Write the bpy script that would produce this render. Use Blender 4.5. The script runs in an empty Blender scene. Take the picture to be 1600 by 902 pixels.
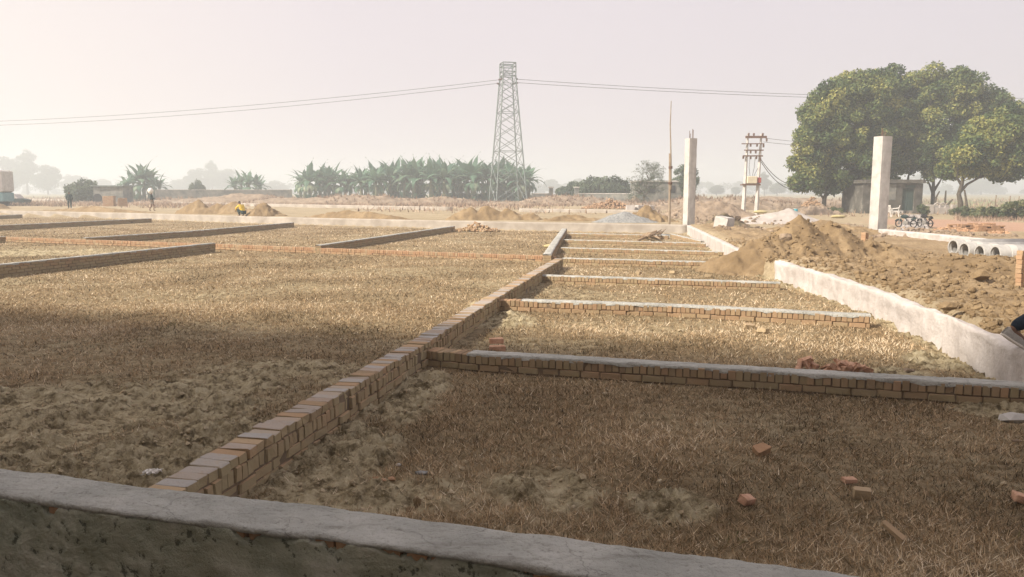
import bpy, math, random
import numpy as np
from mathutils import Vector, Matrix, Euler
random.seed(7); rng = np.random.default_rng(7)
R = math.radians
sc = bpy.context.scene
col = sc.collection
# ---------------------------------------------------------------- camera
CAMH, FPX, PITCH = 2.05, 1200.0, math.atan(151/1200)
cd = bpy.data.cameras.new('camera'); cam = bpy.data.objects.new('camera', cd); col.objects.link(cam)
cd.sensor_width = 36; cd.lens = FPX/1600*36; cd.clip_start = .05; cd.clip_end = 4000
cam.location = (0, 0, CAMH); cam.rotation_euler = (math.pi/2-PITCH, 0, 0)
sc.camera = cam
# ---------------------------------------------------------------- sky and sun
SUN_EL = R(38); SX, SY = -.91, -.41                      # horizontal direction towards the sun
w = bpy.data.worlds.new('World'); sc.world = w; w.use_nodes = True
nt = w.node_tree; nt.nodes.clear()
def N(nt, t, **k):
    n = nt.nodes.new(t)
    for a, b in k.items():
        if a.startswith('i_'): n.inputs[a[2:].replace('_', ' ')].default_value = b
        else: setattr(n, a, b)
    return n
bg = N(nt, 'ShaderNodeBackground'); out = N(nt, 'ShaderNodeOutputWorld')
sky = N(nt, 'ShaderNodeTexSky', sky_type='NISHITA', sun_disc=False, sun_elevation=SUN_EL,
        sun_rotation=math.atan2(SX, SY), air_density=1.0, dust_density=9.0, ozone_density=1.0)
tc = N(nt, 'ShaderNodeTexCoord')
sep = N(nt, 'ShaderNodeSeparateXYZ'); nt.links.new(tc.outputs['Generated'], sep.inputs[0])
rmp = N(nt, 'ShaderNodeValToRGB')                        # smoky winter air: nearly even, warmer towards the sun's side
mr = N(nt, 'ShaderNodeMapRange'); mr.inputs['From Min'].default_value = -.75; mr.inputs['From Max'].default_value = .6
nt.links.new(sep.outputs['X'], mr.inputs['Value']); nt.links.new(mr.outputs[0], rmp.inputs[0])
e = rmp.color_ramp.elements
e[0].position = 0; e[0].color = (6.7, 5.9, 5.35, 1); e[1].position = 1; e[1].color = (4.75, 4.25, 4.5, 1)
m_ = e.new(.4); m_.color = (5.2, 4.6, 4.75, 1)
mix = N(nt, 'ShaderNodeMixRGB'); mix.inputs[0].default_value = .88
nt.links.new(sky.outputs[0], mix.inputs[1]); nt.links.new(rmp.outputs[0], mix.inputs[2])
cn = N(nt, 'ShaderNodeTexNoise'); cn.inputs['Scale'].default_value = 1.6; cn.inputs['Detail'].default_value = 4; nt.links.new(tc.outputs['Generated'], cn.inputs['Vector'])
cm_ = N(nt, 'ShaderNodeMapRange'); cm_.inputs['To Min'].default_value = .95; cm_.inputs['To Max'].default_value = 1.05; nt.links.new(cn.outputs['Fac'], cm_.inputs['Value'])
sc_ = N(nt, 'ShaderNodeVectorMath', operation='SCALE'); nt.links.new(mix.outputs[0], sc_.inputs[0]); nt.links.new(cm_.outputs[0], sc_.inputs['Scale'])
nt.links.new(sc_.outputs[0], bg.inputs[0]); bg.inputs[1].default_value = .096
nt.links.new(bg.outputs[0], out.inputs[0])
sd = bpy.data.lights.new('sun', 'SUN'); sun = bpy.data.objects.new('sun', sd); col.objects.link(sun)
sd.energy = 4.3; sd.angle = R(3.2); sd.color = (1.0, .90, .77)
dirv = Vector((SX*math.cos(SUN_EL), SY*math.cos(SUN_EL), math.sin(SUN_EL))).normalized()
sun.rotation_euler = dirv.to_track_quat('Z', 'Y').to_euler(); sun.location = (-40, -20, 40)
sc.view_settings.view_transform = 'Standard'; sc.view_settings.look = 'None'
sc.view_settings.exposure = 0.84; sc.view_settings.gamma = 1; sc.view_settings.use_curve_mapping = False
sc.render.engine = 'CYCLES'; sc.cycles.use_denoising = True
sc.cycles.max_bounces = 6; sc.cycles.diffuse_bounces = 3; sc.cycles.transparent_max_bounces = 8; sc.cycles.volume_bounces = 1
# ---------------------------------------------------------------- helpers
def ray(px, py):
    dx = (px-800)/FPX; dy = (451-py)/FPX; c, s = math.cos(PITCH), math.sin(PITCH)
    return (dx, c+dy*s, -s+dy*c)
def P(px, py, z=0.0):
    r = ray(px, py); t = (z-CAMH)/r[2]; return Vector((r[0]*t, r[1]*t, z))
def PD(px, py, d):
    r = ray(px, py); t = d/r[1]; return Vector((r[0]*t, d, CAMH+r[2]*t))
def hsh(ix, iy, s):
    h = (ix.astype(np.int64)*374761393 + iy.astype(np.int64)*668265263 + s*1442695041) & 0xffffffff
    h = ((h ^ (h >> 13))*1274126177) & 0xffffffff
    h = ((h ^ (h >> 16))*2246822519) & 0xffffffff
    return ((h ^ (h >> 15)) & 0xffffff)/float(0xffffff)
def vn(x, y, s=0):
    ix = np.floor(x); iy = np.floor(y); fx = x-ix; fy = y-iy
    fx = fx*fx*(3-2*fx); fy = fy*fy*(3-2*fy)
    a = hsh(ix, iy, s); b = hsh(ix+1, iy, s); c = hsh(ix, iy+1, s); d = hsh(ix+1, iy+1, s)
    return (a*(1-fx)+b*fx)*(1-fy)+(c*(1-fx)+d*fx)*fy
def fbm(x, y, o=4, s=0, g=.5):
    x = np.asarray(x, float); y = np.asarray(y, float); t = 0; a = 1; n = 0
    for k in range(o):
        t = t+a*(vn(x, y, s+k*17)-.5)*2; n += a; a *= g; x = x*2.03+11.3; y = y*2.03+5.7
    return t/n
def sst(a, b, x):
    t = np.clip((x-a)/(b-a), 0, 1); return t*t*(3-2*t)
def tag(o, label=None, cat=None, group=None, kind=None):
    if label: o['label'] = label
    if cat: o['category'] = cat
    if group: o['group'] = group
    if kind: o['kind'] = kind
    return o
def empty(name, loc=(0, 0, 0), label=None, cat=None, group=None):
    o = bpy.data.objects.new(name, None); col.objects.link(o); o.location = loc; o.empty_display_size = .2
    return tag(o, label, cat, group)
def npmesh(name, V, F, mat, parent=None, colr=None, smooth=False):
    V = np.asarray(V, np.float32).reshape(-1, 3)
    if parent is not None: V = V-np.array(parent.location, np.float32)
    me = bpy.data.meshes.new(name)
    me.vertices.add(len(V)); me.vertices.foreach_set('co', V.ravel())
    if isinstance(F, np.ndarray):
        k = F.shape[1]; me.loops.add(F.size); me.polygons.add(len(F))
        me.loops.foreach_set('vertex_index', F.astype(np.int32).ravel())
        me.polygons.foreach_set('loop_start', np.arange(0, F.size, k, dtype=np.int32))
    else:
        L = np.concatenate([np.asarray(f) for f in F]).astype(np.int32)
        st = np.cumsum([0]+[len(f) for f in F[:-1]]).astype(np.int32)
        me.loops.add(len(L)); me.polygons.add(len(F))
        me.loops.foreach_set('vertex_index', L); me.polygons.foreach_set('loop_start', st)
    if colr is not None:
        a = me.attributes.new('Col', 'FLOAT_COLOR', 'POINT')
        C = np.ones((len(V), 4), np.float32); C[:, :np.asarray(colr).shape[1]] = colr
        a.data.foreach_set('color', C.ravel())
    me.polygons.foreach_set('use_smooth', np.full(len(me.polygons), smooth))
    me.update(calc_edges=True); me.validate()
    if mat: me.materials.append(mat)
    o = bpy.data.objects.new(name, me); col.objects.link(o)
    if parent is not None: o.parent = parent
    return o
def basis(d):
    d = Vector(d).normalized(); u = Vector((0, 0, 1)) if abs(d.z) < .95 else Vector((1, 0, 0))
    a = d.cross(u).normalized(); return d, a, a.cross(d).normalized()
# chamfered box template, reused for bricks
def cham(bv=.12):
    vs = []; idx = {}
    for sx in (-1, 1):
        for sy in (-1, 1):
            for sz in (-1, 1):
                for ax in range(3):
                    v = [sx*.5, sy*.5, sz*.5]
                    for q in range(3):
                        if q != ax: v[q] *= (1-bv)
                    idx[(sx, sy, sz, ax)] = len(vs); vs.append(v)
    fs = []
    for ax in range(3):
        o1, o2 = [(1, 2), (2, 0), (0, 1)][ax]
        for s in (-1, 1):
            f = []
            for a, b in ((-1, -1), (1, -1), (1, 1), (-1, 1)):
                k = [0, 0, 0]; k[ax] = s; k[o1] = a; k[o2] = b; f.append(idx[(*k, ax)])
            fs.append(f if s > 0 else f[::-1])
    for ax in range(3):
        o1, o2 = [(1, 2), (2, 0), (0, 1)][ax]
        for a in (-1, 1):
            for b in (-1, 1):
                def kk(e, which):
                    k = [0, 0, 0]; k[ax] = e; k[o1] = a; k[o2] = b; return idx[(*k, which)]
                f = [kk(-1, o1), kk(1, o1), kk(1, o2), kk(-1, o2)]
                fs.append(f if a*b > 0 else f[::-1])
    for sx in (-1, 1):
        for sy in (-1, 1):
            for sz in (-1, 1):
                f = [idx[(sx, sy, sz, q)] for q in range(3)]
                fs.append(f if sx*sy*sz > 0 else f[::-1])
    return np.array(vs), fs
CV, CF = cham()
class MB:
    def __init__(s): s.v = []; s.f = []; s.c = []
    def add(s, V, F, c=(1, 1, 1)):
        n = len(s.v); s.v.extend([tuple(v) for v in V]); s.f.extend([[i+n for i in f] for f in F]); s.c.extend([c]*len(V))
    def cbox(s, c, size, rot=None, jit=0, colr=(1, 1, 1)):
        V = CV*np.array(size)
        if jit: V = V+rng.normal(0, jit, V.shape)
        if rot is not None: V = V@np.array(rot.to_3x3()).T
        s.add(V+np.array(c), CF, colr)
    def box(s, c, size, rot=None, colr=(1, 1, 1)):
        V = np.array([(x, y, z) for x in (-.5, .5) for y in (-.5, .5) for z in (-.5, .5)])*np.array(size)
        if rot is not None: V = V@np.array(rot.to_3x3()).T
        s.add(V+np.array(c), [(0, 1, 3, 2), (4, 6, 7, 5), (0, 4, 5, 1), (2, 3, 7, 6), (0, 2, 6, 4), (1, 5, 7, 3)], colr)
    def tube(s, pts, rad, n=8, cap=True, colr=(1, 1, 1)):
        pts = [Vector(p) for p in pts]; rad = rad if hasattr(rad, '__len__') else [rad]*len(pts)
        V = []; F = []
        for i, p in enumerate(pts):
            d = (pts[min(i+1, len(pts)-1)]-pts[max(i-1, 0)]); _, a, b = basis(d)
            if i and a.dot(pa) < 0: a, b = -a, -b
            pa = a
            for k in range(n):
                t = 2*math.pi*k/n; V.append(p+a*math.cos(t)*rad[i]+b*math.sin(t)*rad[i])
        for i in range(len(pts)-1):
            for k in range(n):
                F.append((i*n+k, i*n+(k+1) % n, (i+1)*n+(k+1) % n, (i+1)*n+k))
        if cap: F.append(tuple(range(n))[::-1]); F.append(tuple((len(pts)-1)*n+k for k in range(n)))
        s.add(V, F, colr)
    def lathe(s, c, axis, prof, n=20, colr=(1, 1, 1)):      # prof: (along, radius)
        d, a, b = basis(axis); c = Vector(c); V = []; F = []
        for t, r in prof:
            for k in range(n):
                q = 2*math.pi*k/n; V.append(c+d*t+a*math.cos(q)*r+b*math.sin(q)*r)
        for i in range(len(prof)-1):
            for k in range(n): F.append((i*n+k, i*n+(k+1) % n, (i+1)*n+(k+1) % n, (i+1)*n+k))
        s.add(V, F, colr)
    def build(s, name, mat, parent=None, smooth=False):
        return npmesh(name, np.array(s.v), s.f, mat, parent, np.array(s.c), smooth)
# ---------------------------------------------------------------- materials
def M_(name, rough=.9, spec=.2):
    m = bpy.data.materials.new(name); m.use_nodes = True; t = m.node_tree; b = t.nodes['Principled BSDF']
    b.inputs['Roughness'].default_value = rough; b.inputs['Specular IOR Level'].default_value = spec
    return m, t, b
def noise(t, scale, det=6, rough=.6, vec=None, sc3=None):
    tcn = t.nodes.new('ShaderNodeTexCoord'); n = t.nodes.new('ShaderNodeTexNoise')
    n.inputs['Scale'].default_value = scale; n.inputs['Detail'].default_value = det; n.inputs['Roughness'].default_value = rough
    if sc3:
        mp = t.nodes.new('ShaderNodeMapping'); mp.inputs['Scale'].default_value = sc3
        t.links.new(tcn.outputs['Object'], mp.inputs[0]); t.links.new(mp.outputs[0], n.inputs['Vector'])
    else: t.links.new(tcn.outputs['Object'], n.inputs['Vector'])
    return n.outputs['Fac']
def ramp(t, fac, stops):
    r = t.nodes.new('ShaderNodeValToRGB'); e = r.color_ramp.elements
    e[0].position = stops[0][0]; e[0].color = (*stops[0][1], 1); e[1].position = stops[-1][0]; e[1].color = (*stops[-1][1], 1)
    for p, c in stops[1:-1]: q = e.new(p); q.color = (*c, 1)
    t.links.new(fac, r.inputs[0]); return r.outputs[0]
def mixc(t, fac, a, b, mode='MIX'):
    n = t.nodes.new('ShaderNodeMixRGB'); n.blend_type = mode
    for i, v in ((0, fac), (1, a), (2, b)):
        if isinstance(v, (int, float)): n.inputs[i].default_value = v
        elif isinstance(v, tuple): n.inputs[i].default_value = (*v, 1)
        else: t.links.new(v, n.inputs[i])
    return n.outputs[0]
def mth(t, op, a, b=0.0, clamp=False):
    n = t.nodes.new('ShaderNodeMath'); n.operation = op; n.use_clamp = clamp
    for i, v in ((0, a), (1, b)):
        if isinstance(v, (int, float)): n.inputs[i].default_value = v
        else: t.links.new(v, n.inputs[i])
    return n.outputs[0]
def bump(t, b, fac, strength=.5, dist=.02):
    n = t.nodes.new('ShaderNodeBump'); n.inputs['Strength'].default_value = strength; n.inputs['Distance'].default_value = dist
    t.links.new(fac, n.inputs['Height']); t.links.new(n.outputs[0], b.inputs['Normal'])
def attr(t):
    a = t.nodes.new('ShaderNodeAttribute'); a.attribute_name = 'Col'
    s = t.nodes.new('ShaderNodeSeparateColor'); t.links.new(a.outputs['Color'], s.inputs[0]); return s.outputs
def simple(name, c1, c2, scale=3, rough=.9, bmp=0, bd=.01, spec=.2, lo=.35, hi=.65, metal=0):
    m, t, b = M_(name, rough, spec); f = noise(t, scale)
    t.links.new(ramp(t, f, [(lo, c1), (hi, c2)]), b.inputs['Base Color']); b.inputs['Metallic'].default_value = metal
    if bmp: bump(t, b, noise(t, scale*6), bmp, bd)
    return m
# ground: Col.r dry grass, Col.g green crop, Col.b brick dust
mG, t, b = M_('earth', .95, .1)
A = attr(t)
n1 = noise(t, .6, 8); n2 = noise(t, 9, 8, .7); n3 = noise(t, 60, 6, .7)
soil = ramp(t, n1, [(.3, (.30, .24, .15)), (.5, (.39, .32, .21)), (.7, (.46, .385, .265))])
soil = mixc(t, mth(t, 'MULTIPLY', ramp(t, n2, [(.38, (1, 1, 1)), (.55, (0, 0, 0))]), .35), soil, (.15, .11, .065))
mo = t.nodes.new('ShaderNodeAttribute'); mo.attribute_name = 'Mot'
nm_ = noise(t, 5.5, 10, .72); nk = noise(t, 17, 8, .75)
crum = ramp(t, mth(t, 'ADD', mth(t, 'MULTIPLY', nm_, .65), mth(t, 'MULTIPLY', nk, .35)), [(.40, (.12, .092, .05)), (.465, (.27, .22, .13)), (.51, (.44, .37, .235)), (.60, (.56, .49, .33))])  # moist and dry soil tones; the darkest stand in for crevice shade
soil = mixc(t, mo.outputs['Fac'], soil, crum)
straw = ramp(t, n2, [(.3, (.12, .085, .045)), (.5, (.22, .16, .088)), (.7, (.38, .285, .17))])  # straw mat, darkened to stand in for shade between the blades
an = [n for n in t.nodes if n.type == 'ATTRIBUTE'][0]
c = mixc(t, A[0], soil, straw)
c = mixc(t, an.outputs['Alpha'], c, mixc(t, ramp(t, n2, [(.36, (.6, .6, .6)), (.55, (0, 0, 0))]), ramp(t, n1, [(.3, (.27, .195, .115)), (.55, (.37, .275, .165)), (.75, (.46, .35, .225))]), (.13, .09, .05)))
c = mixc(t, A[1], c, ramp(t, n1, [(.35, (.13, .18, .07)), (.6, (.27, .26, .13))]))
c = mixc(t, A[2], c, ramp(t, n2, [(.35, (.36, .20, .14)), (.6, (.48, .31, .22))]))
t.links.new(c, b.inputs['Base Color'])
bump(t, b, mth(t, 'ADD', mth(t, 'MULTIPLY', n2, 1.0), mth(t, 'ADD', mth(t, 'MULTIPLY', n3, .35), mth(t, 'MULTIPLY', nm_, 1.2))), 1.0, .05)
mSoil, t, b = M_('loose_soil', .95, .1)
n1 = noise(t, 1.2, 8); n2 = noise(t, 14, 8, .7)
c = ramp(t, n1, [(.3, (.17, .12, .067)), (.55, (.265, .192, .11)), (.75, (.37, .28, .172))])
t.links.new(mixc(t, mth(t, 'MULTIPLY', ramp(t, n2, [(.3, (1, 1, 1)), (.55, (0, 0, 0))]), .45), c, (.17, .12, .07)), b.inputs['Base Color'])
bump(t, b, n2, .8, .05)
mDark = simple('damp_soil', (.12, .10, .065), (.20, .16, .10), 3, bmp=.6, bd=.04)
mGravel = simple('grey_gravel', (.17, .18, .18), (.34, .34, .33), 9, bmp=.8, bd=.03)
mSand = simple('pale_sand', (.34, .31, .28), (.46, .42, .385), 2, bmp=.3)
mTan = simple('scrub_soil', (.20, .15, .105), (.34, .265, .195), 1.5, bmp=.8, bd=.1)
# straw blades
mS, t, b = M_('straw', .8, .15)
A = attr(t)
t.links.new(ramp(t, A[0], [(0, (.05, .038, .02)), (.3, (.22, .15, .078)), (.62, (.50, .36, .215)), (.86, (.66, .51, .33)), (1, (.82, .70, .52))]), b.inputs['Base Color'])
# brick: r random, g cement on top, b dust
mB, t, b = M_('fired_brick', .93, .12)
A = attr(t); n2 = noise(t, 22, 8, .7); n3 = noise(t, 3, 6)
c = ramp(t, A[0], [(0, (.17, .105, .07)), (.25, (.30, .185, .11)), (.55, (.42, .24, .14)), (.8, (.47, .30, .18)), (1, (.44, .34, .22))])
c = mixc(t, mth(t, 'MULTIPLY', n2, .5), c, (.30, .21, .14))
geo0 = t.nodes.new('ShaderNodeNewGeometry'); s0 = t.nodes.new('ShaderNodeSeparateXYZ'); t.links.new(geo0.outputs['Normal'], s0.inputs[0])
dust = mth(t, 'MULTIPLY', mth(t, 'MULTIPLY', A[2], ramp(t, s0.outputs['Z'], [(.3, (1, 1, 1)), (.8, (.45, .45, .45))])), ramp(t, n3, [(.3, (.6, .6, .6)), (.65, (1, 1, 1))]))
c = mixc(t, dust, c, (.34, .285, .175))
geo = t.nodes.new('ShaderNodeNewGeometry'); sx = t.nodes.new('ShaderNodeSeparateXYZ'); t.links.new(geo.outputs['Normal'], sx.inputs[0])
up = mth(t, 'MULTIPLY', ramp(t, sx.outputs['Z'], [(.4, (0, 0, 0)), (.8, (1, 1, 1))]), A[1])
c = mixc(t, mth(t, 'MULTIPLY', up, ramp(t, n2, [(.3, (.55, .55, .55)), (.5, (1, 1, 1))])), c, (.36, .35, .335))
t.links.new(c, b.inputs['Base Color']); bump(t, b, n2, .7, .012)
mCore = simple('dark_mud_core', (.14, .105, .07), (.22, .165, .11), 6)
mCap, t, b = M_('cement_cap', .9, .15)
n1 = noise(t, 2.2, 8); n2 = noise(t, 30, 8, .7)
c = ramp(t, n1, [(.3, (.335, .34, .31)), (.7, (.52, .515, .475))])
t.links.new(mixc(t, mth(t, 'MULTIPLY', ramp(t, n2, [(.32, (1, 1, 1)), (.46, (0, 0, 0))]), .55), mixc(t, ramp(t, noise(t, 5, 8, .7, sc3=(.35, 1.6, 1)), [(.36, (.7, .7, .7)), (.47, (0, 0, 0))]), c, (.24, .23, .20)), (.17, .155, .13)), b.inputs['Base Color'])
vo = t.nodes.new('ShaderNodeTexVoronoi'); vo.feature = 'DISTANCE_TO_EDGE'; vo.inputs['Scale'].default_value = 2.3
tcv = t.nodes.new('ShaderNodeTexCoord'); wv = t.nodes.new('ShaderNodeVectorMath'); wv.operation = 'ADD'; nv = t.nodes.new('ShaderNodeTexNoise'); nv.inputs['Scale'].default_value = 6; nv.inputs['Detail'].default_value = 5
t.links.new(tcv.outputs['Object'], nv.inputs['Vector']); sv = t.nodes.new('ShaderNodeVectorMath'); sv.operation = 'SCALE'; sv.inputs['Scale'].default_value = .25; t.links.new(nv.outputs['Color'], sv.inputs[0])
t.links.new(tcv.outputs['Object'], wv.inputs[0]); t.links.new(sv.outputs[0], wv.inputs[1]); t.links.new(wv.outputs[0], vo.inputs['Vector'])
crk = mth(t, 'MULTIPLY', ramp(t, vo.outputs['Distance'], [(.003, (1, 1, 1)), (.012, (0, 0, 0))]), ramp(t, noise(t, 1.7, 3), [(.48, (0, 0, 0)), (.56, (1, 1, 1))]))
old = b.inputs['Base Color'].links[0].from_socket; t.links.new(mixc(t, mth(t, 'MULTIPLY', crk, .22), old, (.10, .09, .075)), b.inputs['Base Color'])
bump(t, b, mth(t, 'SUBTRACT', mth(t, 'ADD', n2, mth(t, 'MULTIPLY', noise(t, 8, 5), 2)), mth(t, 'MULTIPLY', crk, .2)), 1.0, .025)
# dark weathered plaster of the near wall
mPl, t, b = M_('mossy_plaster', .93, .1)
n1 = noise(t, 3.2, 9, .68); n2 = noise(t, 13, 9, .7); n4 = noise(t, 1.1, 5)
c = ramp(t, n1, [(.3, (.20, .23, .18)), (.45, (.42, .46, .37)), (.55, (.58, .61, .50)), (.66, (.84, .84, .74))])
c = mixc(t, ramp(t, n4, [(.4, (0, 0, 0)), (.7, (.55, .55, .55))]), c, (.42, .39, .27))
c = mixc(t, mth(t, 'MULTIPLY', ramp(t, n2, [(.38, (1, 1, 1)), (.43, (0, 0, 0))]), .8), c, (.07, .075, .052))
t.links.new(c, b.inputs['Base Color']); bump(t, b, mth(t, 'ADD', mth(t, 'MULTIPLY', n1, 2.0), mth(t, 'MULTIPLY', n2, 1.5)), 1.0, .05)
mWh, t, b = M_('pale_plaster', .9, .12)
n1 = noise(t, 1.5, 8, .65); n2 = noise(t, 24, 8, .7); n5 = noise(t, 4, 6, .6, sc3=(1, 1, .15))
c = ramp(t, n1, [(.3, (.42, .385, .36)), (.65, (.58, .545, .52))])
c = mixc(t, ramp(t, n5, [(.35, (.5, .5, .5)), (.6, (0, 0, 0))]), c, (.36, .32, .29))
c = mixc(t, mth(t, 'MULTIPLY', ramp(t, n2, [(.26, (1, 1, 1)), (.36, (0, 0, 0))]), .6), c, (.22, .19, .16))
t.links.new(c, b.inputs['Base Color']); bump(t, b, mth(t, 'ADD', n2, mth(t, 'MULTIPLY', noise(t, 6, 4), 3)), .5, .02)
mConc = simple('raw_concrete', (.40, .385, .36), (.54, .52, .49), 2.5, bmp=.3)
mPipe = simple('pipe_concrete', (.30, .295, .28), (.42, .41, .39), 4, bmp=.2)
mSteel = simple('weathered_steel', (.10, .13, .13), (.20, .24, .23), 4, .6, spec=.4)
mWire = simple('dark_wire', (.06, .06, .06), (.09, .09, .09), 4)
mRust = simple('rusty_steel', (.10, .06, .045), (.18, .11, .08), 20)
mWood = simple('dry_wood', (.20, .14, .09), (.33, .25, .17), 8, bmp=.3)
mCane = simple('bamboo_cane', (.24, .19, .14), (.34, .28, .21), 3)
mBark = simple('dark_bark', (.055, .05, .04), (.12, .10, .075), 5, bmp=.6, bd=.05)
mBlack = simple('black_rubber', (.015, .015, .017), (.03, .03, .03), 5, .6)
mChrome = simple('dull_chrome', (.35, .34, .32), (.5, .48, .45), 5, .35, metal=.8)
mWhiteP = simple('white_plastic', (.68, .66, .62), (.78, .76, .72), 3, .5)
mBlue = simple('blue_plastic', (.03, .24, .30), (.05, .32, .38), 3, .5)
mCream = simple('cream_paint', (.5, .45, .33), (.6, .54, .4), 3, .6)
mYel = simple('yellow_cloth', (.62, .42, .05), (.72, .52, .08), 5)
mYSack = simple('yellow_sack', (.38, .32, .15), (.46, .40, .22), 5)
mDkCl = simple('dark_cloth', (.018, .035, .035), (.035, .055, .055), 5)
mNavy = simple('navy_denim', (.008, .014, .024), (.02, .03, .045), 30, bmp=.3)
mGreyCl = simple('grey_cloth', (.25, .21, .18), (.35, .30, .26), 5)
mSkin = simple('brown_skin', (.16, .085, .055), (.20, .11, .07), 5, .6)
mHair = simple('black_hair', (.012, .01, .01), (.02, .018, .016), 5, .6)
mShoe = simple('grey_knit', (.30, .29, .27), (.42, .40, .37), 60, bmp=.3)
mSole = simple('white_sole', (.66, .62, .56), (.76, .72, .66), 10, .6)
mTeal = simple('teal_tarp', (.05, .16, .18), (.10, .24, .26), 2)
mDoor = simple('green_door', (.035, .06, .055), (.06, .09, .08), 3, .6)
mHut, t, b = M_('stained_shaded_plaster', .93, .1)  # stained plaster, darkened all over to stand in for the trees' shade
n1 = noise(t, .9, 8, .7); n2 = noise(t, 5, 8, .7, sc3=(1, 1, .4))
c = ramp(t, n1, [(.35, (.05, .048, .042)), (.55, (.12, .115, .10)), (.7, (.29, .275, .24))])
c = mixc(t, ramp(t, n2, [(.3, (.8, .8, .8)), (.5, (0, 0, 0))]), c, (.10, .085, .07))
t.links.new(c, b.inputs['Base Color'])
def leafmat(name, stops, transl=.3):
    m, t, b = M_(name, .6, .25); A = attr(t)
    c = ramp(t, A[0], stops); t.links.new(c, b.inputs['Base Color'])
    tr = t.nodes.new('ShaderNodeBsdfTranslucent'); t.links.new(c, tr.inputs[0]); mx = t.nodes.new('ShaderNodeMixShader')
    mx.inputs[0].default_value = transl; t.links.new(b.outputs[0], mx.inputs[1]); t.links.new(tr.outputs[0], mx.inputs[2])
    t.links.new(mx.outputs[0], t.nodes['Material Output'].inputs['Surface']); return m
mLeaf = leafmat('tree_leaves', [(0, (.03, .06, .022)), (.4, (.075, .12, .04)), (.7, (.165, .20, .06)), (1, (.34, .33, .095))])  # yellow-olive top tone paints in sunlit highlights on random clumps
mFar = leafmat('hazy_leaves', [(0, (.05, .08, .05)), (1, (.12, .16, .09))])
mBan = leafmat('banana_leaves', [(0, (.05, .12, .08)), (.7, (.11, .21, .13)), (1, (.32, .36, .24))])
mDry = leafmat('dry_brush', [(0, (.16, .11, .08)), (.6, (.36, .25, .18)), (1, (.5, .38, .28))], .2)
mBrush = leafmat('low_brush', [(0, (.035, .06, .03)), (.6, (.10, .13, .06)), (1, (.24, .24, .12))])
mDusty = simple('dusty_plaster', (.30, .265, .225), (.44, .40, .35), 1.2, bmp=.4)
mCrumb = simple('pale_crumbs', (.30, .24, .15), (.42, .35, .24), 6, bmp=.5)
mWeed = leafmat('weeds', [(0, (.05, .08, .02)), (1, (.20, .22, .08))])
mTerra = simple('terracotta', (.42, .235, .15), (.56, .36, .25), 20, bmp=.5)
mStem = simple('banana_stem', (.10, .12, .07), (.20, .19, .12), 3)
# ---------------------------------------------------------------- plan of the site (metres)
WT = .447                                                # top of the outer walls
backL = [P(-300, 322, .44), P(-120, 326, .44), P(0, 329, .44), P(240, 334, .44), P(400, 338.5, .44), P(703, 345, .44), P(870, 348, .44), P(1076, 351.5, .44)]
rightL = [P(1076, 352, WT), P(1125, 375, WT), P(1178, 401, WT), P(1215, 407.5, WT), P(1300, 431, WT), P(1390, 459, WT), P(1500, 501, WT), P(1600, 545, WT), P(1760, 625, WT)]
bx = np.array([p.x for p in backL]); by = np.array([p.y for p in backL])
ry_ = np.array([p.y for p in rightL])[::-1]; rx_ = np.array([p.x for p in rightL])[::-1]
def Hbase(x, y):
    x = np.asarray(x, float); y = np.asarray(y, float)
    yb = np.interp(x, bx, by); xr = np.interp(y, ry_, rx_)
    behind = sst(-.1, .25, y-yb)*(x < xr+40)
    far = .36*(1-sst(9, 15, x))+.02
    z = behind*far
    right = sst(-.05, .3, x-xr)*(1-sst(.3, .8, y-np.maximum(yb, 37)))*(y < 38.5)
    dr = x-xr
    fill = .455-.35*sst(1.2, 5.5, dr)
    fill = np.where(y < 14, .46-.15*sst(2, 8, dr), fill)
    z = np.where(right > 0, np.maximum(z, 0)*(1-right)+fill*right, z)
    return z
# bare soil patches: (px,py, rx m, ry m)
bare = [(60, 650, 1.5, 1.3), (200, 650, 1.2, 1.1), (330, 610, 1.2, 1.0), (460, 575, 1.1, .55), (230, 725, 1.0, .55), (60, 740, 1.6, .6), (350, 690, .8, .6),
        (440, 760, .7, .7), (540, 700, .55, .75), (610, 640, .45, .8), (660, 600, .3, .6), (860, 760, .42, .4), (1050, 790, .3, .25),
        (790, 500, .5, .8), (1590, 640, .6, .5), (1400, 585, .4, .3), (60, 395, 3.5, 1.6), (740, 362, 1.2, 1.6), (1110, 358, 2.0, 2.0), (900, 475, 0.2, .2), (1480, 565, .5, .5), (760, 480, .4, .6), (620, 770, .5, .35)]
bareW = [(P(a, b_), c_, d_) for a, b_, c_, d_ in bare]
def grassy(x, y):
    yb = np.interp(x, bx, by); xr = np.interp(y, ry_, rx_)
    g = sst(.3, 1.2, yb-y)*sst(.05, .35, xr-x)*(.62+.38*sst(-.35, .05, fbm(x*.45, y*.6, 4, 71)))
    n = fbm(x*1.7, y*1.7, 4, 5)
    for p, a, b_ in bareW:
        q = ((x-p.x)/a)**2+((y-p.y)/b_)**2
        g = g*sst(.35, 1.3, q+n*.9+.25*fbm(x*6, y*6, 3, 19))
    return g
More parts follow.
